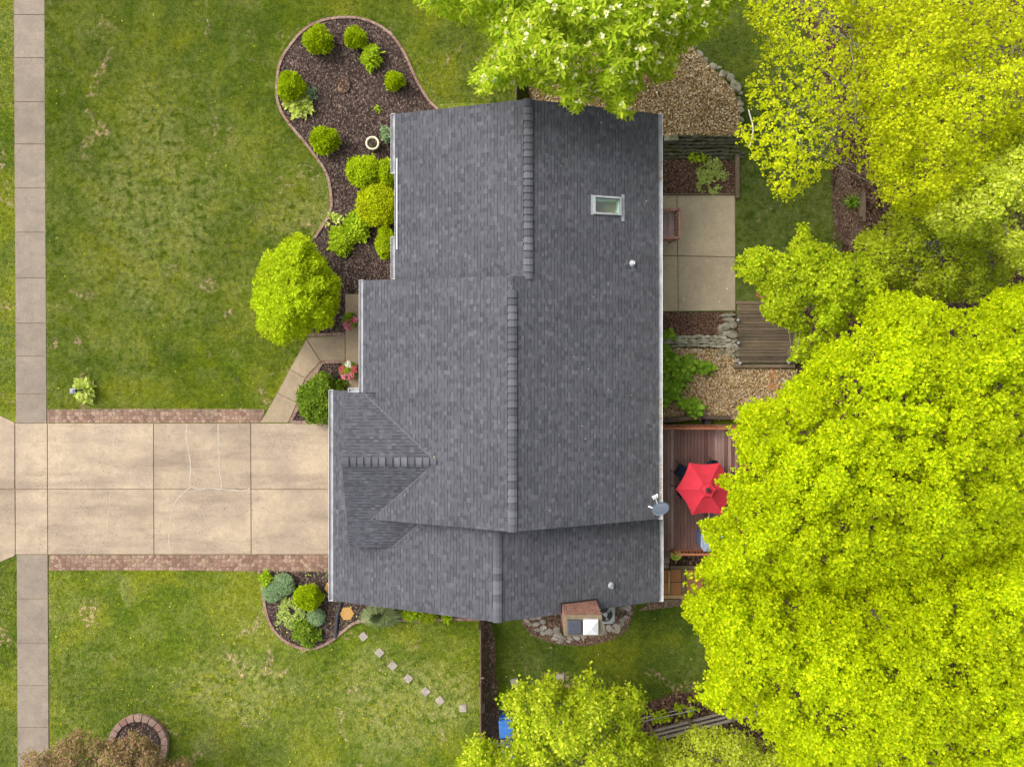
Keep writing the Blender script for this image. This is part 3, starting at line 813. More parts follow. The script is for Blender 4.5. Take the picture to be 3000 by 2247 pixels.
# black vent strips standing proud under the long caps
mb = MB()
for x, z, y0, y1 in ((XU, ZU, 3.2, 7.85), (XM, ZM, -5.9, 1.55)):
    mb.box((x - .165, (y0 + y1) / 2, z - S * .165 + .018), (.03, y1 - y0, .05))
    mb.box((x + .165, (y0 + y1) / 2, z - S * .165 + .014), (.02, y1 - y0, .04))
mb.box((GXM - .168, GY + 1.8, GZ - S * .165 + .01), (.025, 2.6, .04))
mb.build("ridge_vent", M['black'], house)

# gutters: open channels with a white outer lip
def gutter(a, b, out, zt, label=None, w=0.15):
    """a,b: points along the roof edge (xy); out: unit xy pointing away from the roof; zt: height of the lip"""
    a, b, out = Vector((*a, 0)), Vector((*b, 0)), Vector((*out, 0)).normalized()
    prof = [(0.0, 0.0), (0.0, -.10), (w, -.10), (w, 0.0), (w - .012, 0.0), (w - .012, -.05), (.012, -.05), (.012, 0.0)]
    vs, n = [], len(prof)
    for p in (a, b):
        for r, h in prof:
            q = p + out * r
            vs.append((q.x, q.y, zt + h))
    mb = MB().add(vs, [(i, (i + 1) % n, (i + 1) % n + n, i + n) for i in range(n)] + [tuple(range(n - 1, -1, -1)), tuple(range(n, 2 * n))])
    o = mb.build("gutter", M['gutter'], house)
    lip = MB()
    dd = (b - a); m = (a + b) / 2 + out * (w + .004)
    lip.box((m.x, m.y, zt - .045), (dd.length, .010, .12), math.atan2(dd.y, dd.x))
    for p in (a, b):
        q = p + out * (w / 2) + (a - b).normalized() * (.008 if p is a else -.008)
        lip.box((q.x, q.y, zt - .045), (.012, w + .02, .12), math.atan2(dd.y, dd.x))
    lip.build("gutter_lip", M['white'], o)
    return o
gz = -0.03
def yy(py, z): return -(py - NY) * (H - z) / F
gutter((xUl, yT), (xUl, yy(507, ZE)), (-1, 0), zUl + gz)
gutter((xUl, yy(695, ZE)), (xUl, yMt + .06), (-1, 0), zUl + gz)
gutter((xMl, yMt), (xMl, FYU - .02), (-1, 0), zMl + gz)
gutter((FX0 + .03, FYU), (xMl - .16, FYU), (0, 1), FZU + gz)
gutter((GXL, -1.92), (GXL, GY), (-1, 0), GEL + gz, w=.17)
gutter((XR, yT), (XR, yB), (1, 0), ZE + gz)
gutter((GXR, yB + .4), (GXR, GY), (1, 0), GE + gz)
# drip edge where the gutter is missing, and the white rain diverter above it
mb = MB().box((xUl - .012, (yy(507, ZE) + yy(695, ZE)) / 2, zUl - .06), (.02, abs(yy(507, ZE) - yy(695, ZE)) - .06, .12))
mb.build("drip_edge", M['metal_grey'], house)
xd = xUl + .075
mb = MB().box((xd, (yy(466, ZE) + yy(731, ZE)) / 2, zUl + S * .075 + .022), (.045, abs(yy(466, ZE) - yy(731, ZE)), .05))
mb.build("rain_diverter", M['white'], house)
# valley flashing strips of the cross gable
def strip(a, b, w, lift, name, mat):
    a, b = Vector(a), Vector(b); d = (b - a).normalized(); s = d.cross(Vector((0, 0, 1))).normalized() * w / 2
    u = Vector((0, 0, lift))
    MB().add([a + s + u, a - s + u, b - s + u, b + s + u], [(0, 1, 2, 3)]).build(name, mat, house)

def vall(za, zb, fx, fy, lift=.012, w=.04):
    strip((fx(za), fy(za), za), (fx(zb), fy(zb), zb), w, lift, "valley_flashing", M['valley'])
mxv = lambda z: XM - (ZM - z) / S
gxv = lambda z: GXM - (GZ - z) / S
vall(zMl + .03, FZ - .03, mxv, lambda z: FY + (FZ - z) / .384)
vall(3.36, FZ - .03, mxv, lambda z: FY - (FZ - z) / ((FZ - FZL) / (FY - FYL)))
vall(2.97, 3.34, gxv, lambda z: FY - (FZ - z) / ((FZ - FZL) / (FY - FYL)))
# walls, doors and windows below the eaves
wall = MB()
def wpoly(pts, z1): wall.prism(pts, 0.0, z1)
wpoly([(xUl + .45, yMt), (XR - .45, yMt), (XR - .45, yT - .30), (xUl + .45, yT - .30)], ZE - .02)
wpoly([(xMl + 1.2, yB + .30), (XR - .45, yB + .30), (XR - .45, yMt + .002), (xMl + 1.2, yMt - .30)], ZE - .04)
wpoly([(GXL + .75, GY + .30), (GXR - .45, GY + .30), (GXR - .45, yB + .6), (xMl + 1.3, yB + .6), (xMl + 1.3, -2.25), (GXL + .75, -2.25)], GE + .12)
def gable(y, xa, xb, za, xm, zm, t):
    wall.add([(xa, y, za), (xb, y, za), (xm, y, zm), (xa, y + t, za), (xb, y + t, za), (xm, y + t, zm)], [(0, 1, 2), (5, 4, 3), (0, 3, 4, 1), (1, 4, 5, 2), (2, 5, 3, 0)])
gable(yT - .36, xUl + .45, XR - .45, ZE - .03, XU, ZU - .20, -.1)
gable(yMt - .22, xMl + .5, XR - .6, ZE - .03, XM, ZM - .18, -.1)
gable(yB + .20, xMl + 1.0, XR - .45, ZE - .03, XM, ZM - .20, .1)
gable(GY + .26, GXL + .5, GXR - .45, GE - .03, GXM, GZ - .20, .1)
wall.add([(FX0 + .14, FYL + .3, 2.3), (FX0 + .14, FYU - .15, 2.3), (FX0 + .14, FYU - .15, FZU - .2), (FX0 + .14, FY, FZ - .2), (FX0 + .14, FYL + .3, FZL - .1),
          (FX0 + .30, FYL + .3, 2.3), (FX0 + .30, FYU - .15, 2.3), (FX0 + .30, FYU - .15, FZU - .2), (FX0 + .30, FY, FZ - .2), (FX0 + .30, FYL + .3, FZL - .1)],
         [(4, 3, 2, 1, 0), (5, 6, 7, 8, 9), (0, 1, 6, 5), (1, 2, 7, 6), (2, 3, 8, 7), (3, 4, 9, 8), (4, 0, 5, 9)])
wall.build("wall", M['siding'], house)
gd = MB()
for k in range(4): gd.box((GXL + .735, -5.6, .28 + .5 * k), (.05, 4.8, .48))
gd.build("garage_door", M['white'], house, bevel=0.01)
fd = MB().box((xMl + 1.18, .15, 1.15), (.06, .95, 2.05)).build("front_door", M['landrail'], house, bevel=0.01)
MB().box((xMl + 1.13, -.2, 1.05), (.06, .04, .12)).build("handle", M['metal_grey'], fd)
def window(x, y, z, w, h, out):
    f = MB()
    for dy, dz, sy, sz in ((0, h / 2, w + .12, .06), (0, -h / 2, w + .12, .06), (w / 2, 0, .06, h), (-w / 2, 0, .06, h), (0, 0, .035, h)):
        f.box((x + out * .02, y + dy, z + dz), (.07, sy, sz))
    fo = f.build("window", M['white'], house)
    MB().box((x + out * .005, y, z), (.03, w - .04, h - .06)).build("pane", M['window'], fo)
window(xUl + .44, 7.0, 1.6, 1.5, 1.3, -1); window(xUl + .44, 4.4, 1.6, 1.8, 1.3, -1)
window(xMl + 1.18, -1.4, 1.6, .5, 1.6, -1)
for y in (7.2, .8, -2.2): window(XR - .44, y, 1.7, 1.6, 1.2, 1)
sd = MB()
for dy in (-.45, .45): sd.box((XR - .43, 4.05 + dy, 1.95), (.06, .88, 2.0))
sd.build("sliding_door", M['window'], house)

# skylight: curb, flashing, pane and the pale shaft below it
sk = empty("skylight"); sk.parent = house
def skz(x): return zmain(x)
cur = MB()
tt = .07
hc = .10
def bar(x0, x1, y0, y1, name=None):
    return [(x0, y0, skz(x0) - .05), (x1, y0, skz(x1) - .05), (x1, y1, skz(x1) - .05), (x0, y1, skz(x0) - .05), (x0, y0, skz(x0) + hc), (x1, y0, skz(x1) + hc), (x1, y1, skz(x1) + hc), (x0, y1, skz(x0) + hc)]
BF = [(3, 2, 1, 0), (4, 5, 6, 7), (0, 1, 5, 4), (1, 2, 6, 5), (2, 3, 7, 6), (3, 0, 4, 7)]
cur.add(bar(SKX0 - tt, SKX0, SKY0 - tt, SKY1 + tt), BF).add(bar(SKX1, SKX1 + tt, SKY0 - tt, SKY1 + tt), BF)
cur.add(bar(SKX0, SKX1, SKY1, SKY1 + tt), BF).add(bar(SKX0, SKX1, SKY0 - tt, SKY0), BF)
cur.build("frame", M['gutter'], sk, bevel=0.006)
fl = MB()
x0, x1 = SKX1 + tt, SKX1 + tt + .12
fl.add([(x0, SKY0 - .26, skz(x0) + .02), (x1, SKY0 - .26, skz(x1) + .02), (x1, SKY1 + .18, skz(x1) + .02), (x0, SKY1 + .18, skz(x0) + .02)], [(0, 1, 2, 3)])
fl.build("flashing", M['metal_grey'], sk)
fl = MB()
x0, x1 = SKX0 - tt - .10, SKX0 - tt
fl.add([(x0, SKY0 - .09, skz(x0) + .02), (x1, SKY0 - .09, skz(x1) + .02), (x1, SKY1 + .09, skz(x1) + .02), (x0, SKY1 + .09, skz(x0) + .02)], [(0, 1, 2, 3)])
fl.build("flashing", M['metal_grey'], sk)
MB().add([(SKX0, SKY0, skz(SKX0) + hc - .012), (SKX1, SKY0, skz(SKX1) + hc - .012), (SKX1, SKY1, skz(SKX1) + hc - .012), (SKX0, SKY1, skz(SKX0) + hc - .012)], [(0, 1, 2, 3)]).build("pane", M['glass'], sk)
sh = MB(); dp = 1.05
a0, a1, b0, b1 = SKX0, SKX1, SKY0, SKY1
T = [(a0, b0, skz(a0) - .02), (a1, b0, skz(a1) - .02), (a1, b1, skz(a1) - .02), (a0, b1, skz(a0) - .02)]
zb = skz(a1) - dp
a1b = a1 - .14
Bt = [(a0, b0, zb), (a1b, b0, zb), (a1b, b1, zb), (a0, b1, zb)]
sh.add(T + Bt, [(0, 1, 5, 4), (1, 2, 6, 5), (2, 3, 7, 6), (3, 0, 4, 7)])
sh.build("light_shaft", M['mint'], sk)
MB().add(Bt, [(0, 1, 2, 3)]).build("shaft_floor", M['room'], sk)

# chimney at the garage gable
chim = empty("chimney"); chim.parent = house
CX0, CX1, CY1, CY0, CZ = 2.0, 3.33, -9.80, -10.51, 4.6
MB().prism([(CX0, CY0), (CX1, CY0), (CX1, CY1), (CX0, CY1)], 0.0, CZ - .06).build("chimney_stack", M['brick'], chim)
MB().prism([(CX0 - .02, CY0 - .02), (CX1 + .02, CY0 - .02), (CX1 + .02, CY1 + .02), (CX0 - .02, CY1 + .02)], CZ - .06, CZ).build("chimney_crown", M['crown'], chim, bevel=0.015)
fz = []
zc0 = zg(CX0 - .1); zc1 = zg(CX1 + .12)
MB().add([(CX0 - .06, CY1 + .07, zg(CX0 - .06) + .03), (CX1 + .07, CY1 + .07, zg(CX1 + .07) + .03), (CX1 + .07, CY1 - .3, zg(CX1 + .07) + .03), (CX0 - .06, CY1 - .3, zg(CX0 - .06) + .03)], [(3, 2, 1, 0)]).build("flashing", M['black'], chim)
def pz(x, y, z): return PXY(x, y, z)
c1 = [pz(x, y, CZ + .12) for x, y in ((1662.6, 1817.5), (1704, 1817.5), (1704, 1859), (1662.6, 1859))]
def shrink(q, k):
    mx, my = sum(p[0] for p in q) / 4, sum(p[1] for p in q) / 4
    return [(mx + (p[0] - mx) * k, my + (p[1] - my) * k) for p in q]
def lid(q, z0, zside, ztop, k, name, mat):
    a, b = q, shrink(q, k)
    vs = [(*p, z0) for p in a] + [(*p, zside) for p in a] + [(*p, ztop) for p in b]
    fs = []
    for i in range(4):
        j = (i + 1) % 4
        fs += [(i, i + 4, j + 4, j), (i + 4, i + 8, j + 8, j + 4)]
    fs.append((8, 9, 10, 11)); fs = [tuple(f[::-1]) for f in fs]
    return MB().add(vs, fs).build(name, mat, chim)
lid(c1, CZ + .002, CZ + .10, CZ + .125, .86, "flue_lid", M['capdark'])
c2 = [pz(x, y, CZ + .16) for x, y in ((1709.5, 1817), (1753, 1817), (1753, 1860), (1709.5, 1860))]
lid(c2, CZ + .002, CZ + .14, CZ + .25, .12, "flue_lid", M['capwhite'])
mx = (c2[0][0] + c2[1][0]) / 2
MB().add([(mx - .17, c2[2][1] - .003, CZ + .02), (mx + .17, c2[2][1] - .003, CZ + .02), (mx + .10, c2[2][1] + .13, CZ + .195), (mx - .10, c2[2][1] + .13, CZ + .195)], [(0, 1, 2, 3)]).build("flue_opening", M['crown'], chim)

# two plumbing vents through the back slopes
def vent(x_px, y_px, zf, pipe_mat):
    X = x_from_px(x_px, lambda X: zf(X) + .12)
    z = zf(X); Y = -(y_px - NY) * (H - z - .12) / F
    v = MB(); v.lathe((X, Y, z - .04), [(.135, -.02), (.13, .05), (.075, .13), (.06, .13)], 16)
    o = v.build("vent_boot", M['metal_grey'], house, smooth=True)
    MB().lathe((X, Y, z), [(.055, .0), (.055, .24), (.032, .24), (.032, .05), (.0, .05)], 16).build("vent_pipe", pipe_mat, o)
vent(1854, 771, zmain, M['white'])
vent(1791, 1717.5, zg, M['metal_grey'])
# ================================================================== THINGS IN THE GARDEN
# --- boards laid one by one
def boards(name, mat, x0, x1, y0, y1, z, n, along, parent=None, th=0.035, gap=0.012, ragged=0.0):
    mb = MB()
    for i in range(n):
        if along == 'y':
            w = (x1 - x0) / n; a = x0 + i * w
            r0, r1 = random.uniform(0, ragged), random.uniform(0, ragged)
            mb.box((a + w / 2, (y0 + y1) / 2 + (r0 - r1) / 2, z - th / 2 + random.uniform(-.002, .002)), (w - gap, y1 - y0 - r0 - r1, th))
        else:
            w = (y1 - y0) / n; a = y0 + i * w
            mb.box(((x0 + x1) / 2, a + w / 2, z - th / 2 + random.uniform(-.002, .002)), (x1 - x0, w - gap, th))
    return mb.build(name, mat, parent)

# --- red deck behind the house
DZ = 0.55
deck = empty("deck")
tag(deck, "reddish-brown wooden deck with orange railings carrying the red parasol", "deck")
dx0, dy1 = PXY(1905, 1246, DZ); dx1, dy0 = PXY(2172, 1614, DZ)
boards("deck_boards", M['deck'], dx0, dx1, dy0, dy1, DZ, 27, 'y', deck)
mb = MB()
mb.box(((dx0 + dx1) / 2, dy0 + .02, DZ - .20), (dx1 - dx0, .04, .30)); mb.box(((dx0 + dx1) / 2, dy1 - .02, DZ - .20), (dx1 - dx0, .04, .30)); mb.box((dx1 - .02, (dy0 + dy1) / 2, DZ - .20), (.04, dy1 - dy0 - .1, .30))
mb.build("skirt", M['rail'], deck)
def railing(a, b, z0, h, parent, mat, n_post=3, name="railing", bal=0.13, cap_w=.09, over=0.0):
    a, b = Vector((*a, 0)), Vector((*b, 0)); d = b - a; Ln = d.length; d.normalize(); rz_ = math.atan2(d.y, d.x)
    m = (a + b) / 2
    mb = MB()
    mb.box((m.x, m.y, z0 + h), (Ln + .08, cap_w, .035), rz_)
    mb.box((m.x, m.y, z0 + h - .07), (Ln, .035, .07), rz_)
    o = mb.build(name, mat, parent)
    MB().box((m.x, m.y, z0 + .10), (Ln, .035, .07), rz_).build("lower_rail", mat, o)
    mb = MB()
    s = Vector((-d.y, d.x, 0)) * .028
    for k in range(int(Ln / bal)):
        q = a + d * ((k + .5) * bal) + s * over
        mb.box((q.x, q.y, z0 + h / 2), (.034, .034, h - .06), rz_)
    mb.build("balusters", mat, o)
    for k in range(n_post):
        q = a + d * (Ln * k / max(1, n_post - 1))
        MB().box((q.x, q.y, z0 + h / 2 + .03), (.09, .09, h + .12), rz_, .9).build("post", mat, o)
    return o
railing((dx0, dy1 - .05), (dx1 - .05, dy1 - .05), DZ, .62, deck, M['rail'], 4, over=1)
stx = PXY(1968, 0, DZ)[0]
railing((stx, dy0 + .05), (dx1 - .05, dy0 + .05), DZ, .62, deck, M['rail'], 3, over=-1)
railing((dx1 - .05, dy0 + .2), (dx1 - .05, dy1 - .2), DZ, .62, deck, M['rail'], 4, over=1)
st = MB()
for k in range(3):
    z = DZ - .17 * (k + 1)
    st.box(((dx0 + stx) / 2, dy0 - .13 - .27 * k, z), (stx - dx0 - .03, .125, .04)); st.box(((dx0 + stx) / 2, dy0 - .265 - .27 * k, z), (stx - dx0 - .03, .125, .04))
st.build("step_boards", M['deck'], deck)

# --- red parasol with its table and chairs
ux, uy = PXY(2073, 1435, DZ + 2.35)
umb = empty("parasol", (ux, uy, DZ))
tag(umb, "bright red six-sided parasol open over the deck table", "parasol")
def rel(mb): return mb
rimz, apz = 1.93, 2.33
rim = [(2020, 1355.5), (2109.5, 1356), (2164, 1430), (2118, 1508), (2028, 1509), (1980, 1434)]
rim = [Vector((*PXY(x, y, DZ + rimz), 0)) - Vector((ux, uy, 0)) for x, y in rim]
def canopy(rim, z0, z1, n, sag, hole=0.0, lift=0.0, drop=0.06):
    vs, fs = [], []
    m = len(rim); sub = 6
    ring = []
    for i in range(m):
        a, b = rim[i], rim[(i + 1) % m]
        for k in range(sub):
            t = k / sub; e = a.lerp(b, t); ed = 4 * t * (1 - t)
            ring.append((e * (1 - .075 * ed), -sag * ed))
    N = len(ring)
    for j in range(n + 1):
        t = j / n
        for e, sg in ring:
            r = hole + (1 - hole) * t
            zz = z1 + (z0 - z1) * t - sg * t * 0 + sg * t * t * .35 - .05 * math.sin(math.pi * t)
            vs.append((e.x * r, e.y * r, zz))
    for j in range(n):
        for k in range(N):
            k2 = (k + 1) % N
            fs.append((j * N + k, (j + 1) * N + k, (j + 1) * N + k2, j * N + k2))
    b = len(vs)
    for e, sg in ring: vs.append((e.x * .998, e.y * .998, z0 + sg * .35 - drop))
    for k in range(N):
        k2 = (k + 1) % N
        fs.append((n * N + k, b + k, b + k2, n * N + k2))
    return MB().add(vs, fs)
canopy(rim, rimz, apz, 6, .12, .05).build("canopy", M['red'], umb)
canopy([v * .27 for v in rim], apz - .055, apz + .05, 3, .03, .05, drop=.03).build("vent_cap", M['red'], umb)
MB().tube([(0, 0, 0), (0, 0, apz + .02)], .024, 8).build("pole", M['metal_grey'], umb)
MB().lathe((0, 0, apz + .02), [(.0, -.02), (.075, -.02), (.08, .05), (.06, .11), (.0, .13)], 14).build("finial", M['black'], umb)
for v in rim:
    MB().tube([(v.x * .05, v.y * .05, apz - .10), (v.x * .5, v.y * .5, (apz + rimz) / 2 - .13), (v.x * .97, v.y * .97, rimz - .05)], .009, 5).build("rib", M['metal_grey'], umb)
MB().lathe((0, 0, 0.002), [(.24, 0), (.24, .04), (.06, .09), (.03, .28), (.0, .28)], 16).build("base", M['black'], umb)

tb_ = empty("patio_table", (ux, uy, DZ)); tag(tb_, "round black metal table hidden beneath the red parasol", "table")
MB().lathe((0, 0, .68), [(.045, 0), (.56, 0), (.58, .012), (.56, .03), (.045, .03), (.045, 0)], 24).build("tabletop", M['black'], tb_)
for k in range(4):
    a = math.pi / 4 + k * math.pi / 2
    MB().tube([(.45 * math.cos(a), .45 * math.sin(a), .68), (.36 * math.cos(a), .36 * math.sin(a), .35), (.5 * math.cos(a), .5 * math.sin(a), .0)], .018, 6).build("leg", M['black'], tb_)
def make_chair():
    c = empty("patio_chair")
    MB().box((0, 0, .44), (.46, .46, .035)).build("seat", M['darkbin'], c, bevel=0.01)
    b = MB()
    vs = []
    for z, x in ((.47, -.21), (.70, -.25), (.95, -.31)):
        for y in (-.22, -.11, 0, .11, .22): vs.append((x - .02 * math.cos(y * 6), y * (1 - .15 * (z - .47)), z + .03 * math.cos(y * 7) * (z > .9)))
    b.add(vs + [(p[0] - .025, p[1], p[2]) for p in vs], [(i * 5 + j, i * 5 + j + 1, i * 5 + j + 6, i * 5 + j + 5) for i in range(2) for j in range(4)] + [(15 + i * 5 + j + 5, 15 + i * 5 + j + 6, 15 + i * 5 + j + 1, 15 + i * 5 + j) for i in range(2) for j in range(4)])
    b.build("backrest", M['darkbin'], c)
    for s in (-1, 1):
        MB().tube([(-.26, s * .23, .66), (.05, s * .27, .65), (.2, s * .25, .62), (.21, s * .23, .0)], .015, 6).build("armrest", M['black'], c)
        MB().tube([(-.22, s * .2, .46), (-.3, s * .23, .0)], .015, 6).build("leg", M['black'], c)
    return c
def dup(root, loc, rz, label=None):
    r = root.copy(); col.objects.link(r); r.location = loc; r.rotation_euler = (0, 0, rz)
    if label: r["label"] = label
    for ch in list(root.children):
        c = ch.copy(); col.objects.link(c); c.parent = r
        for gch in list(ch.children):
            dch = gch.copy(); col.objects.link(dch); dch.parent = c
    return r
ch0 = make_chair()
tag(ch0, "black metal chair peeking out from the parasol edge nearest the house roof", "chair", "chairs around the parasol table")
spots = [(146, .66, None), (214, .58, "black metal chair under the red parasol on the side facing the satellite dish"), (-48, .86, "black metal chair under the parasol beside the grey grill cover"), (40, .80, "black metal chair under the parasol where the bright maple overhangs")]
for i, (a, r, lb) in enumerate(spots):
    x, y = ux + r * math.cos(R(a)), uy + r * math.sin(R(a))
    if i == 0: ch0.location = (x, y, DZ); ch0.rotation_euler = (0, 0, R(a + 180))
    else: dup(ch0, (x, y, DZ), R(a + 180), lb)

# --- covered grill
gx, gy = PXY(2096, 1583, DZ + .5)
gr = empty("covered_grill", (gx, gy, DZ)); tag(gr, "grill under a fitted blue-grey cover at the deck railing", "grill")
q = [(-.68, -.20), (-.55, -.37), (.55, -.37), (.68, -.20), (.68, .26), (.55, .37), (-.55, .37), (-.68, .26)]
vs = [(x * 1.0, y, .02) for x, y in q] + [(x * .99, y * .99, .78) for x, y in q] + [(x * .92, y * .92, .84) for x, y in q] + [(x * .86, y * .45 + .02, .99) for x, y in q]
fs = [(i + 8 * k, (i + 1) % 8 + 8 * k, (i + 1) % 8 + 8 * k + 8, i + 8 * k + 8) for k in range(1, 3) for i in range(8)] + [tuple(range(24, 32))]
MB().add(vs[8:], [tuple(i - 8 for i in f) for f in fs]).build("cover_top", M['cover'], gr)
MB().add(vs[:16], [(i, (i + 1) % 8, (i + 1) % 8 + 8, i + 8) for i in range(8)]).build("cover_skirt", M['coverdark'], gr)
bx, by = PXY(2078, 1512, DZ + .3)
br = MB().tube([(0, .45, .025), (0, -.55, .025)], .018, 8)
o = br.build("pole", M['white'], loc=None); o.location = (bx + .06, by + .1, DZ + .005)
tag(o, "thin white pole lying on the deck between parasol and grill cover", "pole")

# --- lime pot beneath the deck railing, and framed paving by the steps
lx, ly = PXY(1978, 1622, .2)
pt = MB().lathe((0, 0, 0), [(.0, .0), (.14, 0), (.20, .22), (.235, .30), (.235, .33), (.19, .33), (.17, .25), (.0, .25)], 22).build("planter_pot", M['lime'], smooth=True)
pt.location = (lx, ly, .02); tag(pt, "round lime green pot under the corner of the deck railing", "pot")
fp = empty("framed_paving"); tag(fp, "rust-coloured paving squares framed in golden timber by the deck steps", "paving")
def rect(x0, y0, x1, y1, z0, z1): return MB().prism([PXY(x0, y0, z1), PXY(x1, y0, z1), PXY(x1, y1, z1), PXY(x0, y1, z1)], z0, z1)
for r in ((1925, 1670, 1956, 1704), (1925, 1706, 1957, 1741), (1965, 1668, 1996, 1704), (1966, 1706, 1997, 1741)):
    rect(*r, 0, .06).build("paving_square", M['hex_rust'], fp, bevel=.006)
for r, m in (((1957.5, 1671, 1964, 1741), 'gold_wood'), ((1925, 1743, 2005, 1753.5), 'gold_wood'), ((1964, 1657.5, 2060, 1667), 'timber'), ((1998, 1667.5, 2009, 1742.5), 'timber'), ((1900, 1756, 1990, 1764), 'timber')):
    rect(*r, 0, .085).build("timber_frame", M[m], fp, bevel=.008)
rect(2011, 1669, 2060, 1742, 0, .05).build("paving_square", M['hex_rust'], fp, bevel=.006)

# --- step landing with railings outside the patio door
ldz = 0.75
la = PXY(1925, 622, ldz); lb = PXY(1977, 707, ldz)
ld = empty("door_landing"); tag(ld, "small pinkish wooden landing with baluster railings above the patio slab", "landing")
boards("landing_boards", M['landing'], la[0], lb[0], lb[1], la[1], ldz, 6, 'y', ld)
mb = MB()
for sx in (la[0] + .05, lb[0] - .05):
    for sy in (la[1] - .05, lb[1] + .05): MB().box((sx, sy, ldz / 2), (.09, .09, ldz - .04)).build("leg", M['landrail'], ld)
railing((la[0], la[1] - .03), (lb[0], la[1] - .03), ldz, .80, ld, M['landrail'], 2, over=1)
railing((la[0], lb[1] + .03), (lb[0], lb[1] + .03), ldz, .80, ld, M['landrail'], 2, over=-1)
railing((lb[0], lb[1] + .08), (lb[0], la[1] - .08), ldz, .80, ld, M['landrail'], 0, over=1)

# --- weathered steps and boards beside the stone garden
bw = empty("boardwalk"); tag(bw, "weathered grey-brown plank steps between the stone garden and the trees", "boardwalk")
a = PXY(2160, 893, .2); b = PXY(2338, 1064, .2)
mb = MB()
ys = np.linspace(a[1], b[1], 10)
for i in range(9):
    w = ys[i] - ys[i + 1]; sp = .42
    o = .012 * i
    mb.box(((a[0] + b[0]) / 2 + o, ys[i] - w * sp / 2, .18), (b[0] - a[0], w * sp - .012, .04)); mb.box(((a[0] + b[0]) / 2 + o, ys[i] - w * (sp + 1) / 2, .18 + random.uniform(-.004, .004)), (b[0] - a[0], w * (1 - sp) - .02, .04))
mb.build("planks", M['grey_wood'], bw)
for r in ((2157, 882, 2240, 891.5), (2149, 1067.5, 2330, 1078), ):
    rect(*r, 0, .20).build("edge_beam", M['timber'], bw, bevel=.008)
rect(2309, 1022, 2319, 1066, 0, .24).build("edge_beam", M['timber'], bw, bevel=.008)
lamp0 = None
lab = ["small grey ball lamp at the patio end of the weathered plank steps", "small grey ball lamp halfway along the edge of the plank steps", "small grey ball lamp at the stone end of the plank steps", "small dark ball lamp at the tree end of the plank steps"]
for i, (x, y) in enumerate(((2163.5, 938), (2164.5, 1005), (2169, 1064), (2312, 1062))):
    X, Y = PXY(x, y, .4)
    if lamp0 is None:
        lamp0 = empty("path_light")
        MB().tube([(0, 0, 0), (0, 0, .33)], .02, 8).build("stake", M['black'], lamp0)
        MB().lathe((0, 0, .36), [(0, -.05), (.055, -.035), (.07, .0), (.055, .045), (0, .065)], 14).build("globe", M['metal_grey'], lamp0, smooth=True)
        tag(lamp0, lab[0], "path light", "ball lamps along the plank steps"); lamp0.location = (X, Y, .01)
    else: dup(lamp0, (X, Y, .01), 0, lab[i])

# --- timber edgings
def timber(name, label, r, z1=.14, mat='timber'):
    o = rect(*r, 0, z1).build(name, M[mat], bevel=.01)
    return tag(o, label, "timber edging", "timbers edging the back garden beds")
timber("edging_timber", "weathered timber between the groundcover bed and the back grass", (2155.5, 455, 2167, 580))
timber("edging_timber", "narrow timber between the patio slab and the groundcover bed", (1925, 567, 2154, 571), .11)
mbr = MB().prism([PXY(x, y, .35) for x, y in [(1925, 1224), (1975, 1223), (2055, 1215), (2056, 1226), (1975, 1237), (1925, 1238)]], 0, .35)
tag(mbr.build("edging_timber", M['fence'], bevel=.01), "heavy dark timber above the deck railing by the leaf litter", "timber edging", "timbers edging the back garden beds")
mbr = MB().prism([PXY(x, y, .30) for x, y in [(2057, 1217), (2140, 1219), (2140, 1230), (2058, 1227)]], 0, .30)
tag(mbr.build("edging_timber", M['fence'], bevel=.01), "second dark timber above the deck railing reaching under the maple", "timber edging", "timbers edging the back garden beds")
bkx, bky = PXY(2067, 1236, .15)
bk = MB().lathe((0, 0, 0), [(0, 0), (.15, 0), (.21, .2), (.225, .2), (.225, .22), (.19, .22), (.16, .05), (0, .05)], 20).build("black_tub", M['black'], smooth=True)
bk.location = (bkx, bky, .03); tag(bk, "black tub tucked between the dark timbers and the deck railing", "tub")
for k, (x0, y0, x1, y1) in enumerate(((2520, 580, 2529, 636), (2528.5, 562, 2537, 650))):
    tag(rect(x0, y0, x1, y1, 0, .15).build("edging_timber", M['timber'], bevel=.01), ["short inner timber behind the spiky lily on bare soil", "outer timber behind the spiky lily, touching the trees"][k], "timber edging", "timbers edging the back garden beds")

# --- stones
def rock_mesh(seed, flat=.5):
    bm = bmesh.new(); bmesh.ops.create_icosphere(bm, subdivisions=2, radius=.5)
    for v in bm.verts:
        n1 = mnoise.noise(v.co * 1.6 + Vector((seed * 7.1, seed * 3.3, 0)))
        c = v.co.copy(); c *= 1 + .55 * n1
        m = max(abs(c.x), abs(c.y)); c.x *= 1 + .25 * (abs(c.y) < .3); c.z *= flat
        c.z = min(c.z, .16 + .04 * n1)
        v.co = c
    me = bpy.data.meshes.new("rock"); bm.to_mesh(me); bm.free(); me.materials.append(M['rock'])
    return me
rocks = [rock_mesh(i + 1) for i in range(6)]
rocks_m = [m.copy() for m in rocks]
for m in rocks_m: m.materials.clear(); m.materials.append(M['rock_moss'])
def rock(x, y, rx, ry, z, label, group, pool, name="rock", zs=None, rot=None):
    o = bpy.data.objects.new(name, random.choice(pool)); col.objects.link(o)
    X, Y = PXY(x, y, z + .1)
    o.location = (X, Y, z); s = px(1.0) * 2.1
    o.scale = (rx * s * .94, ry * s * .94, zs or (rx + ry) / 2 * s * 1.5)
    o.rotation_euler = (random.uniform(-.12, .12), random.uniform(-.12, .12), random.uniform(-.5, .5) if rot is None else rot)
    return tag(o, label, "rock", group)
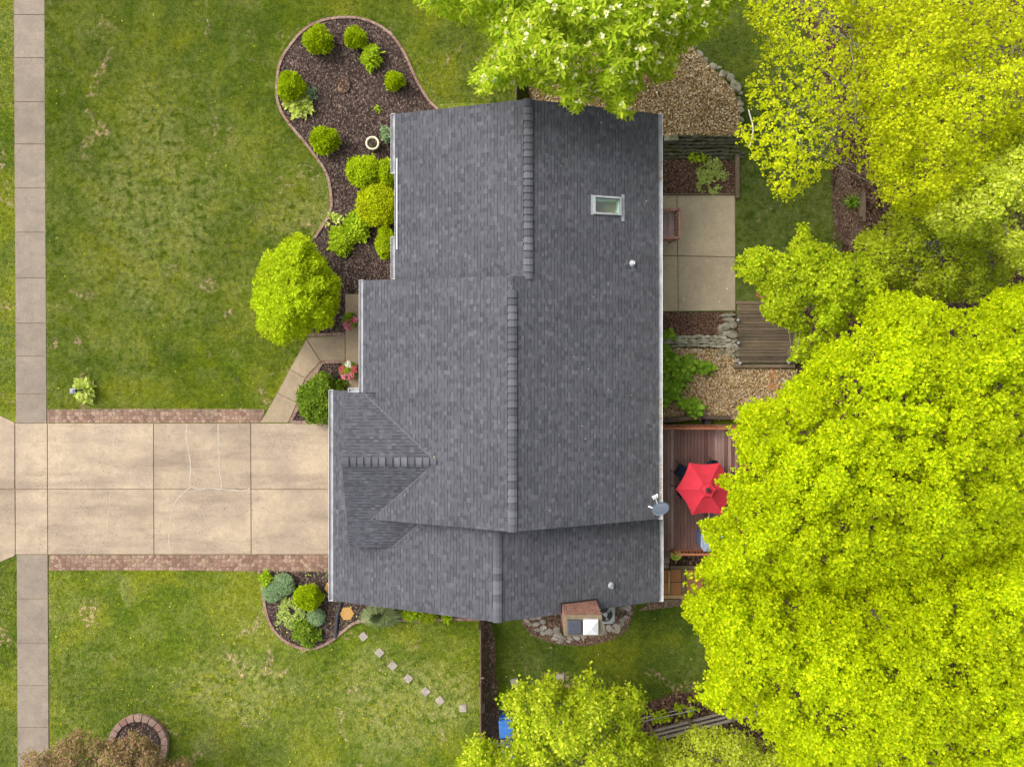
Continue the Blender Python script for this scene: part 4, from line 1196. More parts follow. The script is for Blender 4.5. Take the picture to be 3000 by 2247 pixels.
z7 = [(230, 410, 34, 26), (285, 405, 30, 28), (160, 440, 30, 24), (200, 480, 32, 22), (262, 482, 34, 28), (335, 452, 34, 30), (285, 540, 36, 26), (328, 580, 26, 28), (340, 520, 34, 26), (402, 560, 40, 38), (482, 545, 34, 50), (478, 595, 30, 26), (520, 600, 22, 38), (455, 637, 36, 22), (525, 660, 32, 30), (562, 628, 26, 24), (628, 632, 30, 26), (612, 666, 24, 14), (700, 626, 40, 26), (778, 616, 26, 26), (990, 560, 36, 40), (1050, 522, 28, 48), (985, 505, 26, 30), (1118, 500, 30, 30), (1150, 522, 30, 28), (1190, 480, 32, 30), (1232, 405, 34, 22), (1190, 432, 30, 26), (1250, 300, 34, 44), (1195, 308, 32, 26), (1140, 560, 28, 20), (1100, 545, 24, 22), (1270, 360, 28, 24)]
for x, y, a, b_ in z7:
    bright = (x, y) in ((525, 660), (1050, 522), (482, 545))
    lbl = {(525, 660): "pale angular stone lying lowest in front of the brick chimney", (1050, 522): "pale upright stone beside the air conditioner in the chimney border"}.get((x, y), "grey angular rock in the loose border around the brick chimney")
    rock(1500 + x / 3.6817, 1700 + y / 3.6817, a / 3.6817, b_ / 3.6817, .03, lbl, "rocks bordering the chimney", rocks)
z4 = [(1050, 272, 72, 24), (1045, 318, 56, 26), (1100, 372, 38, 48), (1030, 392, 40, 44), (968, 425, 28, 50), (1092, 478, 58, 42), (1020, 470, 34, 26), (1130, 545, 26, 22), (1008, 530, 36, 22), (1040, 580, 34, 26), (1130, 620, 34, 40), (975, 662, 28, 42), (1068, 678, 26, 36), (1146, 692, 22, 32), (1100, 722, 20, 26), (1150, 760, 22, 26), (908, 692, 18, 26), (1080, 560, 26, 22), (990, 488, 30, 22), (1056, 632, 22, 18)]
for x, y, a, b_ in z4:
    lbl = {(1092, 478): "broad flat mossy stone in the middle of the rows beside the plank steps", (1100, 372): "tall pale mossy stone against the upper plank steps"}.get((x, y), "mossy rounded stone in the rows beside the plank steps")
    rock(1850 + x / 3.6817, 850 + y / 3.6817, a / 3.6817 * 1.05, b_ / 3.6817 * 1.05, .04, lbl, "stones beside the plank steps", rocks_m, rot=random.uniform(-.25, .25))
zt = [(748, 70, 30, 60), (832, 215, 40, 72), (912, 312, 52, 62), (1050, 412, 60, 66), (1152, 432, 36, 30), (1215, 528, 54, 66), (1272, 525, 30, 40), (1340, 585, 52, 70), (1418, 735, 58, 120), (1492, 1015, 56, 62), (1490, 1112, 58, 52), (1505, 1270, 48, 50), (1468, 1395, 56, 46), (1470, 930, 30, 30), (1500, 845, 26, 34), (690, 130, 30, 30)]
for x, y, a, b_ in zt:
    lbl = {(1418, 735): "longest grey slab stone edging the raised leaf bed", (1152, 432): "small pale square stone edging the raised leaf bed"}.get((x, y), "grey stone edging the raised bed of dry leaves")
    rock(1900 + x / 5.5225, 120 + y / 5.5225, a / 5.5225, b_ / 5.5225, .38, lbl, "stones edging the raised leaf bed", rocks_m, zs=.45, rot=(.55 if 150 < y < 800 else .1))

def stone_wall(name, label, x0, x1, rows, mat, spread=2.0):
    """rows: (photo y at ground plane, height z, stone thickness); stones of many widths in each row"""
    bm = bmesh.new()
    for y, z, th in rows:
        x = x0 + random.uniform(-8, 8)
        while x < x1:
            w = random.uniform(14, 38)
            cx_, cy_ = PXY(x + w / 2, y + random.uniform(-spread, spread), z)
            tmp = random.choice(rocks).copy()
            mtx = Matrix.Translation((cx_, cy_, z)) @ Matrix.Rotation(random.uniform(-.12, .12), 4, 'Z') @ Matrix.Diagonal((px(w) * .98, px(random.uniform(9, 13)), th * 4.5, 1))
            tmp.transform(mtx); bm.from_mesh(tmp); bpy.data.meshes.remove(tmp)
            x += w * .96
    me = bpy.data.meshes.new(name); bm.to_mesh(me); bm.free()
    o = link(name, me, mat)
    return tag(o, label, "stone wall")
stone_wall("stone_wall", "dark mossy stacked stone wall dropping from the leaf bed to the groundcover", 1905, 2150, [(400, .50, .10), (410, .42, .09), (420, .33, .09), (430, .25, .08), (441, .17, .08), (452, .10, .08), (462, .04, .07)], M['rock_dark'])
stone_wall("stone_wall", "low mossy stacked stone wall between dark mulch and leaf litter", 1905, 2118, [(988, .22, .08), (996, .17, .08), (1004, .12, .07), (1013, .06, .07)], M['rock_moss'])
# flat top stone block at the house end of the wall
b0 = MB().prism([PXY(x, y, .6) for x, y in ((1947, 396), (1986, 394), (1989, 411), (1948, 413))], .3, .6).build("rock", M['rock_moss'], bevel=.02)
tag(b0, "squared flat stone block topping the dark wall next to the gutter", "rock")

# --- stepping stones
def square_stone(x, y, rot, label, s=.335):
    X, Y = PXY(x, y, .03)
    o = MB().box((0, 0, 0), (s, s, .05)).build("stepping_stone", M['stone_pink'], bevel=.008)
    o.location = (X, Y, .022); o.rotation_euler = (0, 0, R(rot))
    return tag(o, label, "stepping stone", "square stepping stones in the grass")
sq = [(1064.9, 1864, 42, "square stepping stone nearest the brick edging on the front lawn"), (1112, 1911.5, 45, "second square stepping stone from the brick edging"), (1151, 1949.6, 47, "third square stepping stone from the brick edging"),
      (1196, 1987, 47, "middle square stepping stone of the diagonal line on the front lawn"), (1247, 2025.7, 44, "fifth square stepping stone from the brick edging"), (1289, 2052, 40, "square stepping stone last but one before the fence"), (1356, 2074, 3, "straight-laid square stepping stone nearest the fence on the front lawn"),
      (1508, 1999, 12, "tilted grey stepping stone between bare soil and the leafy tree"), (1641, 1985, -4, "grey stepping stone half covered by the leafy tree's top edge")]
for x, y, r_, lb_ in sq: square_stone(x, y, r_, lb_, .31 if x < 1400 else .33)
def hex_stone(x, y, r, rot, mat, label):
    X, Y = PXY(x, y, .06)
    o = MB().prism([(r * math.cos(R(rot + 60 * k)), r * math.sin(R(rot + 60 * k))) for k in range(6)], 0, .05).build("hexagonal_stone", mat, bevel=.006)
    o.location = (X, Y, .025); return tag(o, label, "stepping stone", "hexagonal stepping stones")
hex_stone(1016.6, 1797, .30, 2, M['hex_gold'], "ochre hexagonal stone beside the black drain pipe")
hex_stone(969, 1722, .27, 8, M['hex_gold'], "ochre hexagonal stone half under the garage gutter")
hex_stone(2232, 860, .26, 25, M['hex_rust'], "rust-coloured hexagonal stone above the plank steps")
hex_stone(2262, 1097, .27, 25, M['hex_rust'], "rust-coloured hexagonal stone just below the plank steps")
hex_stone(2266, 1132, .25, 12, M['hex_rust'], "rust-coloured hexagonal stone partly under the bright maple")

# --- drain pipe, pots, lamp post, stump
pp = [(1001, 1752), (998, 1765), (993.5, 1783), (989.5, 1800), (987, 1815), (985, 1840), (982.8, 1868)]
pts = [(*PXY(x, y, .1), .085) for x, y in smooth_open(pp, 12)]
mb = MB(); mb.tube(pts, [.062 + (.007 if k % 2 else 0) for k in range(len(pts))], 10)
tag(mb.build("drain_pipe", M['corrug']), "black corrugated drain pipe crossing the mulch to the brick edging", "drain pipe")
rx_, ry_ = PXY(1091, 420, .42)
rp = empty("glazed_planter", (rx_, ry_, .03)); tag(rp, "round cream-rimmed planter standing in the dark mulch", "planter")
MB().lathe((0, 0, 0), [(.0, 0), (.20, 0), (.245, .12), (.25, .30), (.285, .36), (.29, .40), (.275, .42), (.225, .42), (.21, .38), (.20, .30)], 28).build("rim", M['cream'], rp, smooth=True)
MB().lathe((0, 0, .32), [(.0, .01), (.10, .015), (.205, 0)], 20).build("soil_fill", M['mulch'], rp)
su, sv = PXY(1005, 253, .05)
stp = MB().lathe((0, 0, 0), [(.36, 0), (.33, .05), (.31, .085), (.0, .095)], 17)
o = stp.build("tree_stump", M['mulch_red']); o.location = (su, sv, .02); tag(o, "flat old tree stump in the middle of the big mulch bed", "stump")
lpx, lpy = PXY(210, 1146, 1.15)
lp = empty("lamp_post", (lpx, lpy, 0)); tag(lp, "dark lamp post with a square grey head beside the lone hosta", "lamp post")
MB().tube([(0, 0, 0), (0, 0, .98)], .032, 10).build("post", M['black'], lp)
MB().box((0, 0, 1.0), (.14, .14, .20)).build("lantern", M['window'], lp, bevel=.01)
MB().add([(-.11, -.11, 1.10), (.11, -.11, 1.10), (.11, .11, 1.10), (-.11, .11, 1.10), (-.04, -.04, 1.17), (.04, -.04, 1.17), (.04, .04, 1.17), (-.04, .04, 1.17)], [(0, 1, 5, 4), (1, 2, 6, 5), (2, 3, 7, 6), (3, 0, 4, 7), (4, 5, 6, 7), (3, 2, 1, 0)]).build("lantern_roof", M['metal_grey'], lp)
flat("planting_ring", [(250 + 27 * math.cos(k * .5236 + .2), 1148 + 27 * math.sin(k * .5236 + .2)) for k in range(12)], .016, M['soil'])

# --- ring of blocks around the purple tree
mb = MB(); cxp, cyp = PXY(403, 2183, .2)
n = 22
for k in range(n):
    a0, a1 = 2 * math.pi * k / n + .006, 2 * math.pi * (k + 1) / n - .006
    r0, r1 = .99, 1.25
    e = .10
    q = [(r1 * math.cos(a0), r1 * math.sin(a0)), (r1 * math.cos((a0 + a1) / 2) * 1.005, r1 * math.sin((a0 + a1) / 2) * 1.005), (r1 * math.cos(a1), r1 * math.sin(a1)), (r0 * math.cos(a1 - .012), r0 * math.sin(a1 - .012)), (r0 * math.cos(a0 + .012), r0 * math.sin(a0 + .012))]
    mb.prism(q, 0, .2 + random.uniform(-.006, .006))
mb.prism([(1.02 * math.cos(k * .2618), 1.02 * math.sin(k * .2618)) for k in range(24)], 0, .12)
mb2 = MB()
o = MB(); o.v, o.f = mb.v[:n * 10], mb.f[:n * 7]
ring = o.build("tree_ring", M['edging'], bevel=.012); ring.location = (cxp, cyp, 0)
tag(ring, "round wall of pink wedge blocks around the purple-leaved tree", "tree ring")
so = MB().prism([(1.02 * math.cos(k * .2618), 1.02 * math.sin(k * .2618)) for k in range(24)], 0, .12).build("soil_fill", M['mulch'], ring)

# --- satellite dish on the roof edge
dsx, dsy = PXY(1936, 1491, 3.95)
ds = empty("satellite_dish", (dsx, dsy, 3.95)); tag(ds, "grey satellite dish on a bracket at the roof's gutter edge", "satellite dish")
ax = Vector((-.37, .78, .50)).normalized()
sidev = Vector((0, 0, 1)).cross(ax).normalized(); upv = ax.cross(sidev).normalized()
vs, fs = [], []
nr, na = 5, 28
for j in range(nr + 1):
    r = .33 * j / nr
    for k in range(na):
        t_ = 2 * math.pi * k / na
        vs.append(sidev * r * math.cos(t_) + upv * r * .92 * math.sin(t_) + ax * (r * r * .55 - .03))
for j in range(nr):
    for k in range(na):
        k2 = (k + 1) % na; fs.append((j * na + k, j * na + k2, (j + 1) * na + k2, (j + 1) * na + k))
b = len(vs)
vs += [v - ax * .012 for v in vs]
fs += [tuple(reversed([i + b for i in f])) for f in fs[:nr * na]] + [(nr * na + k, nr * na + (k + 1) % na, b + nr * na + (k + 1) % na, b + nr * na + k) for k in range(na)]
MB().add(vs, fs).build("reflector", M['dish'], ds, smooth=True)
arm0 = -upv * .30 - ax * .01; arm1 = ax * .50 - upv * .16
MB().tube([arm0, (arm0 + arm1) / 2 - upv * .03, arm1], .022, 8).build("arm", M['white'], ds)
lnb = MB()
for k in (-1, 0, 1):
    c0 = arm1 + sidev * .075 * k
    lnb.tube([c0 + ax * .05, c0 - ax * .05], [.032, .036], 10)
lnb.tube([arm1 + sidev * .12 + ax * .06, arm1 - sidev * .12 + ax * .06], .03, 8)
lnb.build("receiver", M['white'], ds)
mt = Vector((-.36, -.02, -.55))
MB().tube([-ax * .05, -ax * .12 + Vector((-.1, 0, -.15)), mt], .025, 8).build("mast", M['white'], ds)
MB().box(tuple(mt), (.16, .12, .02)).build("foot", M['white'], ds)

# --- air conditioner
acx, acy = PXY(1774, 1800, .75)
ac = empty("air_conditioner", (acx, acy, 0)); tag(ac, "grey air conditioner with round fan grille beside the brick chimney", "air conditioner")
hw = .40
qq = [(hw - .12, -hw), (hw, -hw + .12), (hw, hw - .12), (hw - .12, hw), (-hw + .12, hw), (-hw, hw - .12), (-hw, -hw + .12), (-hw + .12, -hw)]
MB().prism(qq, .04, .70).build("casing", M['ac'], ac, bevel=.015)
MB().box((0, 0, .02), (.95, .95, .05)).build("pad", M['stone_pink'], ac)
MB().lathe((0, 0, .70), [(.385, .001), (.385, .03), (.30, .055), (.30, .004), (.0, .004)], 28).build("fan_ring", M['ac'], ac, smooth=False)
MB().lathe((0, 0, .706), [(.295, 0.0), (.0, .001)], 28).build("fan_well", M['acdark'], ac)
for k in range(3):
    a = k * 2.094 + .9
    p = [(.06, -.03), (.26, -.10), (.285, .0), (.27, .05), (.06, .03)]
    MB().prism([(x * math.cos(a) - y * math.sin(a), x * math.sin(a) + y * math.cos(a)) for x, y in p], .715, .722).build("fan_blade", M['fan'], ac)
gm = MB()
for r in (.10, .155, .21, .265): gm.tube([(r * math.cos(k * .2618), r * math.sin(k * .2618), .745) for k in range(25)], .004, 4, cap=False)
for k in range(12): gm.tube([(.08 * math.cos(k * .5236), .08 * math.sin(k * .5236), .745), (.30 * math.cos(k * .5236), .30 * math.sin(k * .5236), .74)], .004, 4)
gm.build("grille", M['acdark'], ac)
MB().lathe((0, 0, .735), [(.0, .02), (.085, .015), (.09, -.01), (.0, -.012)], 14).build("fan_hub", M['ac'], ac)

# --- fences
def board_fence(a, b, h, label):
    a, b = Vector((*PXY(*a), 0)), Vector((*PXY(*b), 0)); d = b - a; Ln = d.length; d.normalize(); rz_ = math.atan2(d.y, d.x)
    f = empty("board_fence", tuple(a)); tag(f, label, "fence")
    mb = MB(); n = int(Ln / .145)
    for k in range(n):
        q = d * ((k + .5) * Ln / n)
        hh = h + random.uniform(-.012, .012)
        mb.box((q.x, q.y, hh / 2 + .03), (Ln / n - .006, .02, hh), rz_)
    mb.build("fence_boards", M['fence'], f)
    s = Vector((-d.y, d.x, 0)) * -.035
    rm = MB(); m = d * (Ln / 2) + s
    for z in (.35, h - .25): rm.box((m.x, m.y, z), (Ln, .04, .09), rz_)
    rm.build("rails", M['timber'], f)
    for k in range(int(Ln / 2.3) + 1):
        q = d * min(Ln - .05, k * 2.3 + .05) + s * 1.6
        MB().box((q.x, q.y, h / 2 + .02), (.09, .09, h + .04), rz_).build("post", M['timber'], f)
    return f
board_fence((1412.5, 1806), (1413, 2330), 1.3, "long thin board fence between the front lawn and the bare soil strip")
board_fence((1512, 60), (1513, 296), 1.3, "short board fence meeting the roof peak under the flowering tree")
tag(rect(1409.5, 2063, 1419.5, 2088, 0, .42).build("timber_block", M['stone_pink'], bevel=.01), "upright grey block against the fence on the bare soil", "block")
tag(rect(1408, 1984, 1418, 1989, 1.28, 1.36).build("fence_cap_board", M['timber'], bevel=.01), "small grey board capping the thin fence above the blue bin", "board")
def rail_fence(a, b, label):
    a, b = Vector((*PXY(*a), 0)), Vector((*PXY(*b), 0)); d = b - a; Ln = d.length; d.normalize(); rz_ = math.atan2(d.y, d.x)
    f = empty("rail_fence", tuple(a)); tag(f, label, "fence")
    m = d * (Ln / 2)
    for z, hh, w in ((.30, .14, .035), (.62, .10, .035), (.93, .14, .035)):
        MB().box((m.x, m.y, z), (Ln, w, hh), rz_).build("rail", M['greyfence'], f)
    wm = MB()
    s = Vector((-d.y, d.x, 0)) * .03
    for k in range(int(Ln / .1)):
        q = d * (k * .1) + s
        wm.tube([(q.x, q.y, .25), (q.x, q.y, .95)], .004, 3)
    wm.build("wire_mesh", M['metal_grey'], f)
    for k in range(4):
        q = d * (Ln * k / 3) + s * 1.8
        MB().box((q.x, q.y, .55), (.12, .12, 1.1), rz_ + .1).build("post", M['timber'], f)
    return f
rail_fence((1905, 2130), (2235, 2046), "weathered grey rail fence with wire between the bed and the woods")
def wire_border(a, b, label):
    a, b = Vector((*PXY(*a), 0)), Vector((*PXY(*b), 0)); d = b - a; Ln = d.length; d.normalize()
    f = empty("garden_border_rail", tuple(a)); tag(f, label, "border rail")
    for z in (.22, .48): MB().tube([(0, 0, z), (d.x * Ln, d.y * Ln, z)], .016, 6).build("rail", M['metal_grey'], f)
    for k in range(3):
        q = d * (Ln * k / 2); MB().tube([(q.x, q.y, 0), (q.x, q.y, .5)], .015, 6).build("stake", M['timber'], f)
wire_border((1878, 2095), (2032, 2060), "low pair of thin grey rails in front of the weathered rail fence")
st_ = MB().tube([(*PXY(2022, 2062, .5), .5), (*PXY(2038, 2092, .02), .02)], .018, 6).build("garden_stake", M['landing'])
tag(st_, "slanting pinkish stake by the thin grey rails", "stake")

# --- wheeled bins by the soil strip
def bin_(x, y, rz, label, mat, matd):
    X, Y = PXY(x, y, 0)
    b = empty("wheeled_bin", (X, Y, 0), rz); tag(b, label, "wheeled bin", "wheeled bins by the fence")
    v = []
    for z, sx, sy in ((.10, .23, .26), (.95, .29, .35)): v += [(-sx, -sy, z), (sx, -sy, z), (sx, sy, z), (-sx, sy, z)]
    MB().add(v, BF).build("body", mat, b, bevel=.03)
    MB().add([(-.31, -.38, .95), (.31, -.38, .95), (.31, .36, .96), (-.31, .36, .96), (-.29, -.35, 1.0), (.29, -.35, 1.0), (.27, .34, 1.06), (-.27, .34, 1.06)], BF).build("lid", mat, b, bevel=.02)
    MB().tube([(-.26, .34, .98), (-.26, .46, 1.0), (.26, .46, 1.0), (.26, .34, .98)], .018, 8).build("handle", mat, b)
    for s in (-1, 1):
        MB().tube([(s * .22, .30, .11), (s * .28, .30, .11)], .11, 14).build("wheel", matd, b)
bin_(1484, 2098, R(4), "bright blue wheeled bin half covered by tree leaves", M['bluebin'], M['black'])
bin_(1488, 2168, R(2), "second blue wheeled bin almost hidden beneath the leafy tree", M['bluebin'], M['black'])
dbx, dby = PXY(1478, 2072, .3)
db = MB(); db.box((0, 0, .22), (.42, .24, .44), 0, 1.06)
o = db.build("crate", M['darkbin'], bevel=.02); o.location = (dbx, dby, .02); tag(o, "dark navy crate standing behind the blue wheeled bin", "crate")
# ================================================================== PLANTS
KITE = [(0.0, 0.0), (0.5, 0.5)]           # handled below
def leaves(c, k, Lf, W, elev, elev_sd, nrm_tilt=0.25, lsd=0.25, shape='kite', spread=0.0, up=None):
    """rosettes of k leaves at each centre; returns polygon corners"""
    N = len(c)
    az0 = rng.uniform(0, 2 * np.pi, N)
    j = np.arange(k)
    az = (az0[:, None] + 2 * np.pi * j[None] / k + rng.normal(0, .35, (N, k))).ravel()
    el = rng.normal(elev, elev_sd, (N, k)).ravel()
    cc = np.repeat(c, k, axis=0)
    if spread > 0: cc = cc + rng.normal(0, spread, cc.shape)
    ca, sa, ce, se = np.cos(az), np.sin(az), np.cos(el), np.sin(el)
    dvec = np.stack([ca * ce, sa * ce, se], 1)
    tilt = np.repeat(rng.normal(0, nrm_tilt, (N, 2)), k, axis=0)
    dvec[:, 2] += dvec[:, 0] * tilt[:, 0] + dvec[:, 1] * tilt[:, 1]
    dvec /= np.linalg.norm(dvec, axis=1, keepdims=True)
    s = np.stack([-sa, ca, np.zeros_like(sa)], 1)
    nn = np.cross(dvec, s)
    nn *= np.sign(nn[:, 2:3] + 1e-9)
    roll = rng.normal(0, .35, len(az))[:, None]
    s = s * np.cos(roll) + nn * np.sin(roll)
    l = (Lf * np.clip(rng.normal(1, lsd, len(az)), .5, 1.7))[:, None]
    w = l * W / Lf * .5 if not np.isscalar(W) else l * (W / Lf) * .5
    base = cc + dvec * l * .06
    if shape == 'kite':
        m = cc + dvec * l * .52 + nn * l * .05
        v = np.stack([base, m + s * w, cc + dvec * l, m - s * w], 1)
        return v.reshape(-1, 3), 4
    m1 = cc + dvec * l * .32 + nn * l * .05; m2 = cc + dvec * l * .68 + nn * l * .03
    v = np.stack([base, m1 + s * w, m2 + s * w * .85, cc + dvec * l - nn * l * .06, m2 - s * w * .85, m1 - s * w], 1)
    return v.reshape(-1, 3), 6

def crown_points(poly, n, ztop, zedge, D, lobes, lump, lobe_r, depth, holes=0.0, jitter=4.0, zbot=None, dome=0.5):
    """points through the outer layer of a crown whose outline (photo pixels) is poly; cauliflower lobes lift and sink its surface"""
    poly = np.asarray(smooth_closed(poly, 3), float)
    x0, y0 = poly.min(0); x1, y1 = poly.max(0)
    xs, ys = [], []
    got = 0
    while got < n:
        x = rng.uniform(x0, x1, n); y = rng.uniform(y0, y1, n)
        m = inside(poly, x, y)
        xs.append(x[m]); ys.append(y[m]); got += m.sum()
    x = np.concatenate(xs)[:n]; y = np.concatenate(ys)[:n]
    lx = rng.uniform(x0, x1, lobes * 3); ly = rng.uniform(y0, y1, lobes * 3)
    m = inside(poly, lx, ly); lx, ly = lx[m][:lobes], ly[m][:lobes]
    lh = rng.uniform(.35, 1.0, len(lx)); lr = rng.uniform(.65, 1.35, len(lx)) * lobe_r
    best = np.zeros(n)
    for a, b, h, r in zip(lx, ly, lh, lr):
        q = np.clip(1 - ((x - a) ** 2 + (y - b) ** 2) / (r * r), 0, None)
        best = np.maximum(best, np.sqrt(q) * h)
    d = edge_dist(poly, x, y)
    keep = rng.uniform(0, 1, n) > holes * np.clip(1 - best / .5, 0, 1)
    # ragged rim: lobes carry the outline further than the hollows between them
    keep &= (d > rng.uniform(0, 22, n) * (1 - best)) 
    x, y, best, d = x[keep], y[keep], best[keep], d[keep]
    t = np.clip(d / D, 0, 1)
    z = zedge + (ztop - zedge) * (1 - (1 - t) ** 2) ** dome + lump * (best - .5)
    dz = depth * rng.uniform(0, 1, len(x)) ** 2.2
    z = z - dz * np.clip(.3 + t, 0, 1)
    if zbot is not None: z = np.maximum(z, zbot + rng.uniform(0, .3, len(z)))
    x = x + rng.normal(0, jitter, len(x)); y = y + rng.normal(0, jitter, len(x))
    s = (H - z) / F
    return np.stack([(x - NX) * s, -(y - NY) * s, z], 1)

def limbs(base, pts, zt, n_limb, r0, mat, parent, name="trunk", twigs=0, twig_r=.012, lean=None):
    """tapered trunk with limbs that run out to points of the crown"""
    mb = MB()
    b = Vector(base)
    top = Vector((base[0], base[1], zt)) if lean is None else Vector(lean)
    k = 7
    tp = [b.lerp(top, i / k) + Vector((random.uniform(-1, 1), random.uniform(-1, 1), 0)) * .06 * (0 < i) for i in range(k + 1)]
    mb.tube(tp, [r0 * (1.25 if i == 0 else 1 - .75 * i / k) for i in range(k + 1)], 10)
    idx = rng.choice(len(pts), min(len(pts), n_limb), replace=False)
    ends = []
    for i in idx:
        e = Vector(pts[i]) - Vector((0, 0, .25))
        h = random.uniform(.35, .95)
        s = b.lerp(top, h)
        mid = s.lerp(e, .5) + Vector((random.uniform(-.3, .3), random.uniform(-.3, .3), random.uniform(.0, .5)))
        pl = [s, s.lerp(mid, .5) + Vector((0, 0, .08)), mid, mid.lerp(e, .5) + Vector((random.uniform(-.15, .15), random.uniform(-.15, .15), .08)), e]
        rr = r0 * (1 - .7 * h) * .55
        mb.tube(pl, [rr, rr * .75, rr * .5, rr * .28, rr * .1 + .004], 6)
        ends.append(pl)
    if twigs:
        idx = rng.choice(len(pts), min(len(pts), twigs), replace=False)
        for i in idx:
            e = Vector(pts[i])
            pl = min(random.sample(ends, min(6, len(ends))), key=lambda q: (q[2] - e).length)
            s = pl[random.choice((2, 3, 3))]
            m = s.lerp(e, .55) + Vector((random.uniform(-.2, .2), random.uniform(-.2, .2), random.uniform(-.1, .2)))
            mb.tube([s, m, e], [twig_r * 1.6, twig_r, twig_r * .4], 4, cap=False)
    return mb.build(name, mat, parent)

def tree(label, poly, n, ztop, zedge, D, k, Lf, W, mat, bark, lobes=30, lump=1.0, lobe_r=70, depth=2.0, holes=0.0, elev=.35, esd=.35, shape='kite', trunk_px=None,
         r0=.22, n_limb=16, twigs=0, name="tree", group="trees around the house", jitter=4.0, zbot=None, spread=.03, dome=.5, extra=None, lean=None):
    pts = crown_points(poly, n, ztop, zedge, D, lobes, lump, lobe_r, depth, holes, jitter, zbot, dome)
    if extra is not None: pts = np.concatenate([pts, extra])
    v, m = leaves(pts, k, Lf, W, elev, esd, .3, .25, shape, spread)
    if trunk_px is None:
        c = pts.mean(0); base = (c[0], c[1], 0.0)
    else: base = (*PXY(*trunk_px), 0.0)
    o = empty(name, base); tag(o, label, "tree", group)
    cr = fast_mesh("crown", v - np.array(base), m, mat, o)
    limbs((0, 0, 0), pts - np.array(base), ztop * .62, n_limb, r0, bark, o, twigs=twigs, lean=lean)
    return o, pts, cr

# --- the big bright maples behind the deck
A = [(2560, 835), (2620, 850), (2700, 862), (2760, 885), (2820, 905), (2900, 862), (2960, 842), (3080, 822), (3140, 1200), (3110, 1500), (2950, 1640), (2700, 1730), (2400, 1760), (2200, 1730), (2060, 1712), (1995, 1672), (2052, 1648), (2085, 1610), (2050, 1560), (2040, 1525), (2100, 1515), (2135, 1455), (2080, 1405), (2085, 1392), (2150, 1370), (2150, 1300), (2118, 1268), (2165, 1235), (2160, 1190), (2240, 1165), (2320, 1110), (2365, 1060), (2390, 1010), (2480, 960), (2520, 900)]
tree("huge bright yellow-green maple crown overhanging the deck and parasol", A, 26000, 10.5, 5.2, 330, 8, .09, .075, M['maple'], M['bark'], 200, .95, 44, 1.9, .62, .25, .40, trunk_px=(2480, 1330), r0=.32, n_limb=26, name="maple_tree")
Bp = [(1985, 1700), (2030, 1712), (2300, 1700), (2600, 1680), (2900, 1620), (3130, 1560), (3130, 2330), (2700, 2360), (2480, 2330), (2330, 2270), (2240, 2170), (2185, 2120), (2115, 2095), (2025, 2032), (2060, 1990), (2062, 1920), (2045, 1850), (1990, 1790), (2000, 1750)]
tree("second huge bright maple crown, below the first and shading the back grass", Bp, 26000, 10.0, 5.0, 320, 8, .09, .075, M['maple'], M['bark'], 190, .95, 44, 1.9, .66, .25, .40, trunk_px=(2560, 1800), r0=.30, n_limb=26, name="maple_tree")

# --- thin yellow-leaved trees over the woodland
Ca = [(2168, -90), (2760, -120), (2800, 300), (2680, 540), (2575, 600), (2545, 545), (2500, 500), (2440, 490), (2370, 545), (2295, 590), (2255, 560), (2225, 480), (2150, 420), (2085, 410), (2120, 380), (2195, 370), (2200, 330), (2185, 250), (2230, 130), (2165, 40)]
ta, pa, _ = tree("thin airy tree with scattered yellow leaf tufts above the back grass", Ca, 4300, 9.5, 5.0, 300, 6, .08, .066, M['sparse'], M['bark_pale'], 90, 1.8, 60, 4.5, .75, .2, .5, trunk_px=(2520, 300), r0=.10, n_limb=14, twigs=90, name="airy_tree", jitter=6, spread=.035)
br = [(2193, 322), (2199, 345), (2206, 372), (2205, 398), (2200, 418), (2194, 432)]
MB().tube([(*[q - w for q, w in zip(PXY(x, y, 5.0), ta.location[:2])], 5.0) for x, y in smooth_open(br, 4)], .022, 6).build("pale_branch", M['birch'], ta)
Cb = [(2440, -120), (3140, -120), (3140, 420), (2990, 440), (2900, 560), (2760, 640), (2600, 600), (2555, 480), (2500, 300), (2470, 100)]
tree("fuller yellow-leaved tree filling the corner beyond the airy tree", Cb, 9500, 10.0, 5.5, 240, 6, .082, .068, M['sparse'], M['bark_pale'], 90, 1.6, 70, 3.8, .45, .2, .5, trunk_px=(2800, 240), r0=.12, n_limb=14, twigs=80, name="airy_tree", jitter=6, spread=.05)
Pd = [(2720, 560), (2790, 500), (2860, 420), (2950, 375), (3090, 330), (3140, 800), (2980, 790), (2890, 720), (2760, 690), (2690, 620)]
tree("pale cream-green tree between the yellow-leaved tree and the maple", Pd, 3900, 9.5, 6.0, 200, 7, .09, .075, M['pale'], M['bark_pale'], 80, 1.5, 40, 3.0, .75, .25, .4, trunk_px=(2860, 560), r0=.16, n_limb=20, twigs=120, name="pale_tree", spread=.05)
Un = [(2500, 715), (2570, 650), (2660, 560), (2800, 560), (2930, 640), (2980, 770), (2900, 870), (2760, 890), (2610, 850), (2540, 830)]
tree("deeper green low tree tucked above the maple's top edge", Un, 3400, 5.5, 3.2, 180, 6, .10, .075, M['under'], M['bark_pale'], 80, 1.3, 36, 2.8, .75, .2, .45, trunk_px=(2700, 720), r0=.12, n_limb=22, twigs=120, name="understory_tree", spread=.05)
Mi = [(2150, 780), (2175, 745), (2222, 720), (2300, 738), (2350, 645), (2388, 705), (2480, 735), (2560, 760), (2610, 830), (2560, 920), (2480, 975), (2400, 1040), (2310, 1062), (2330, 980), (2255, 945), (2225, 900), (2230, 870), (2160, 800)]
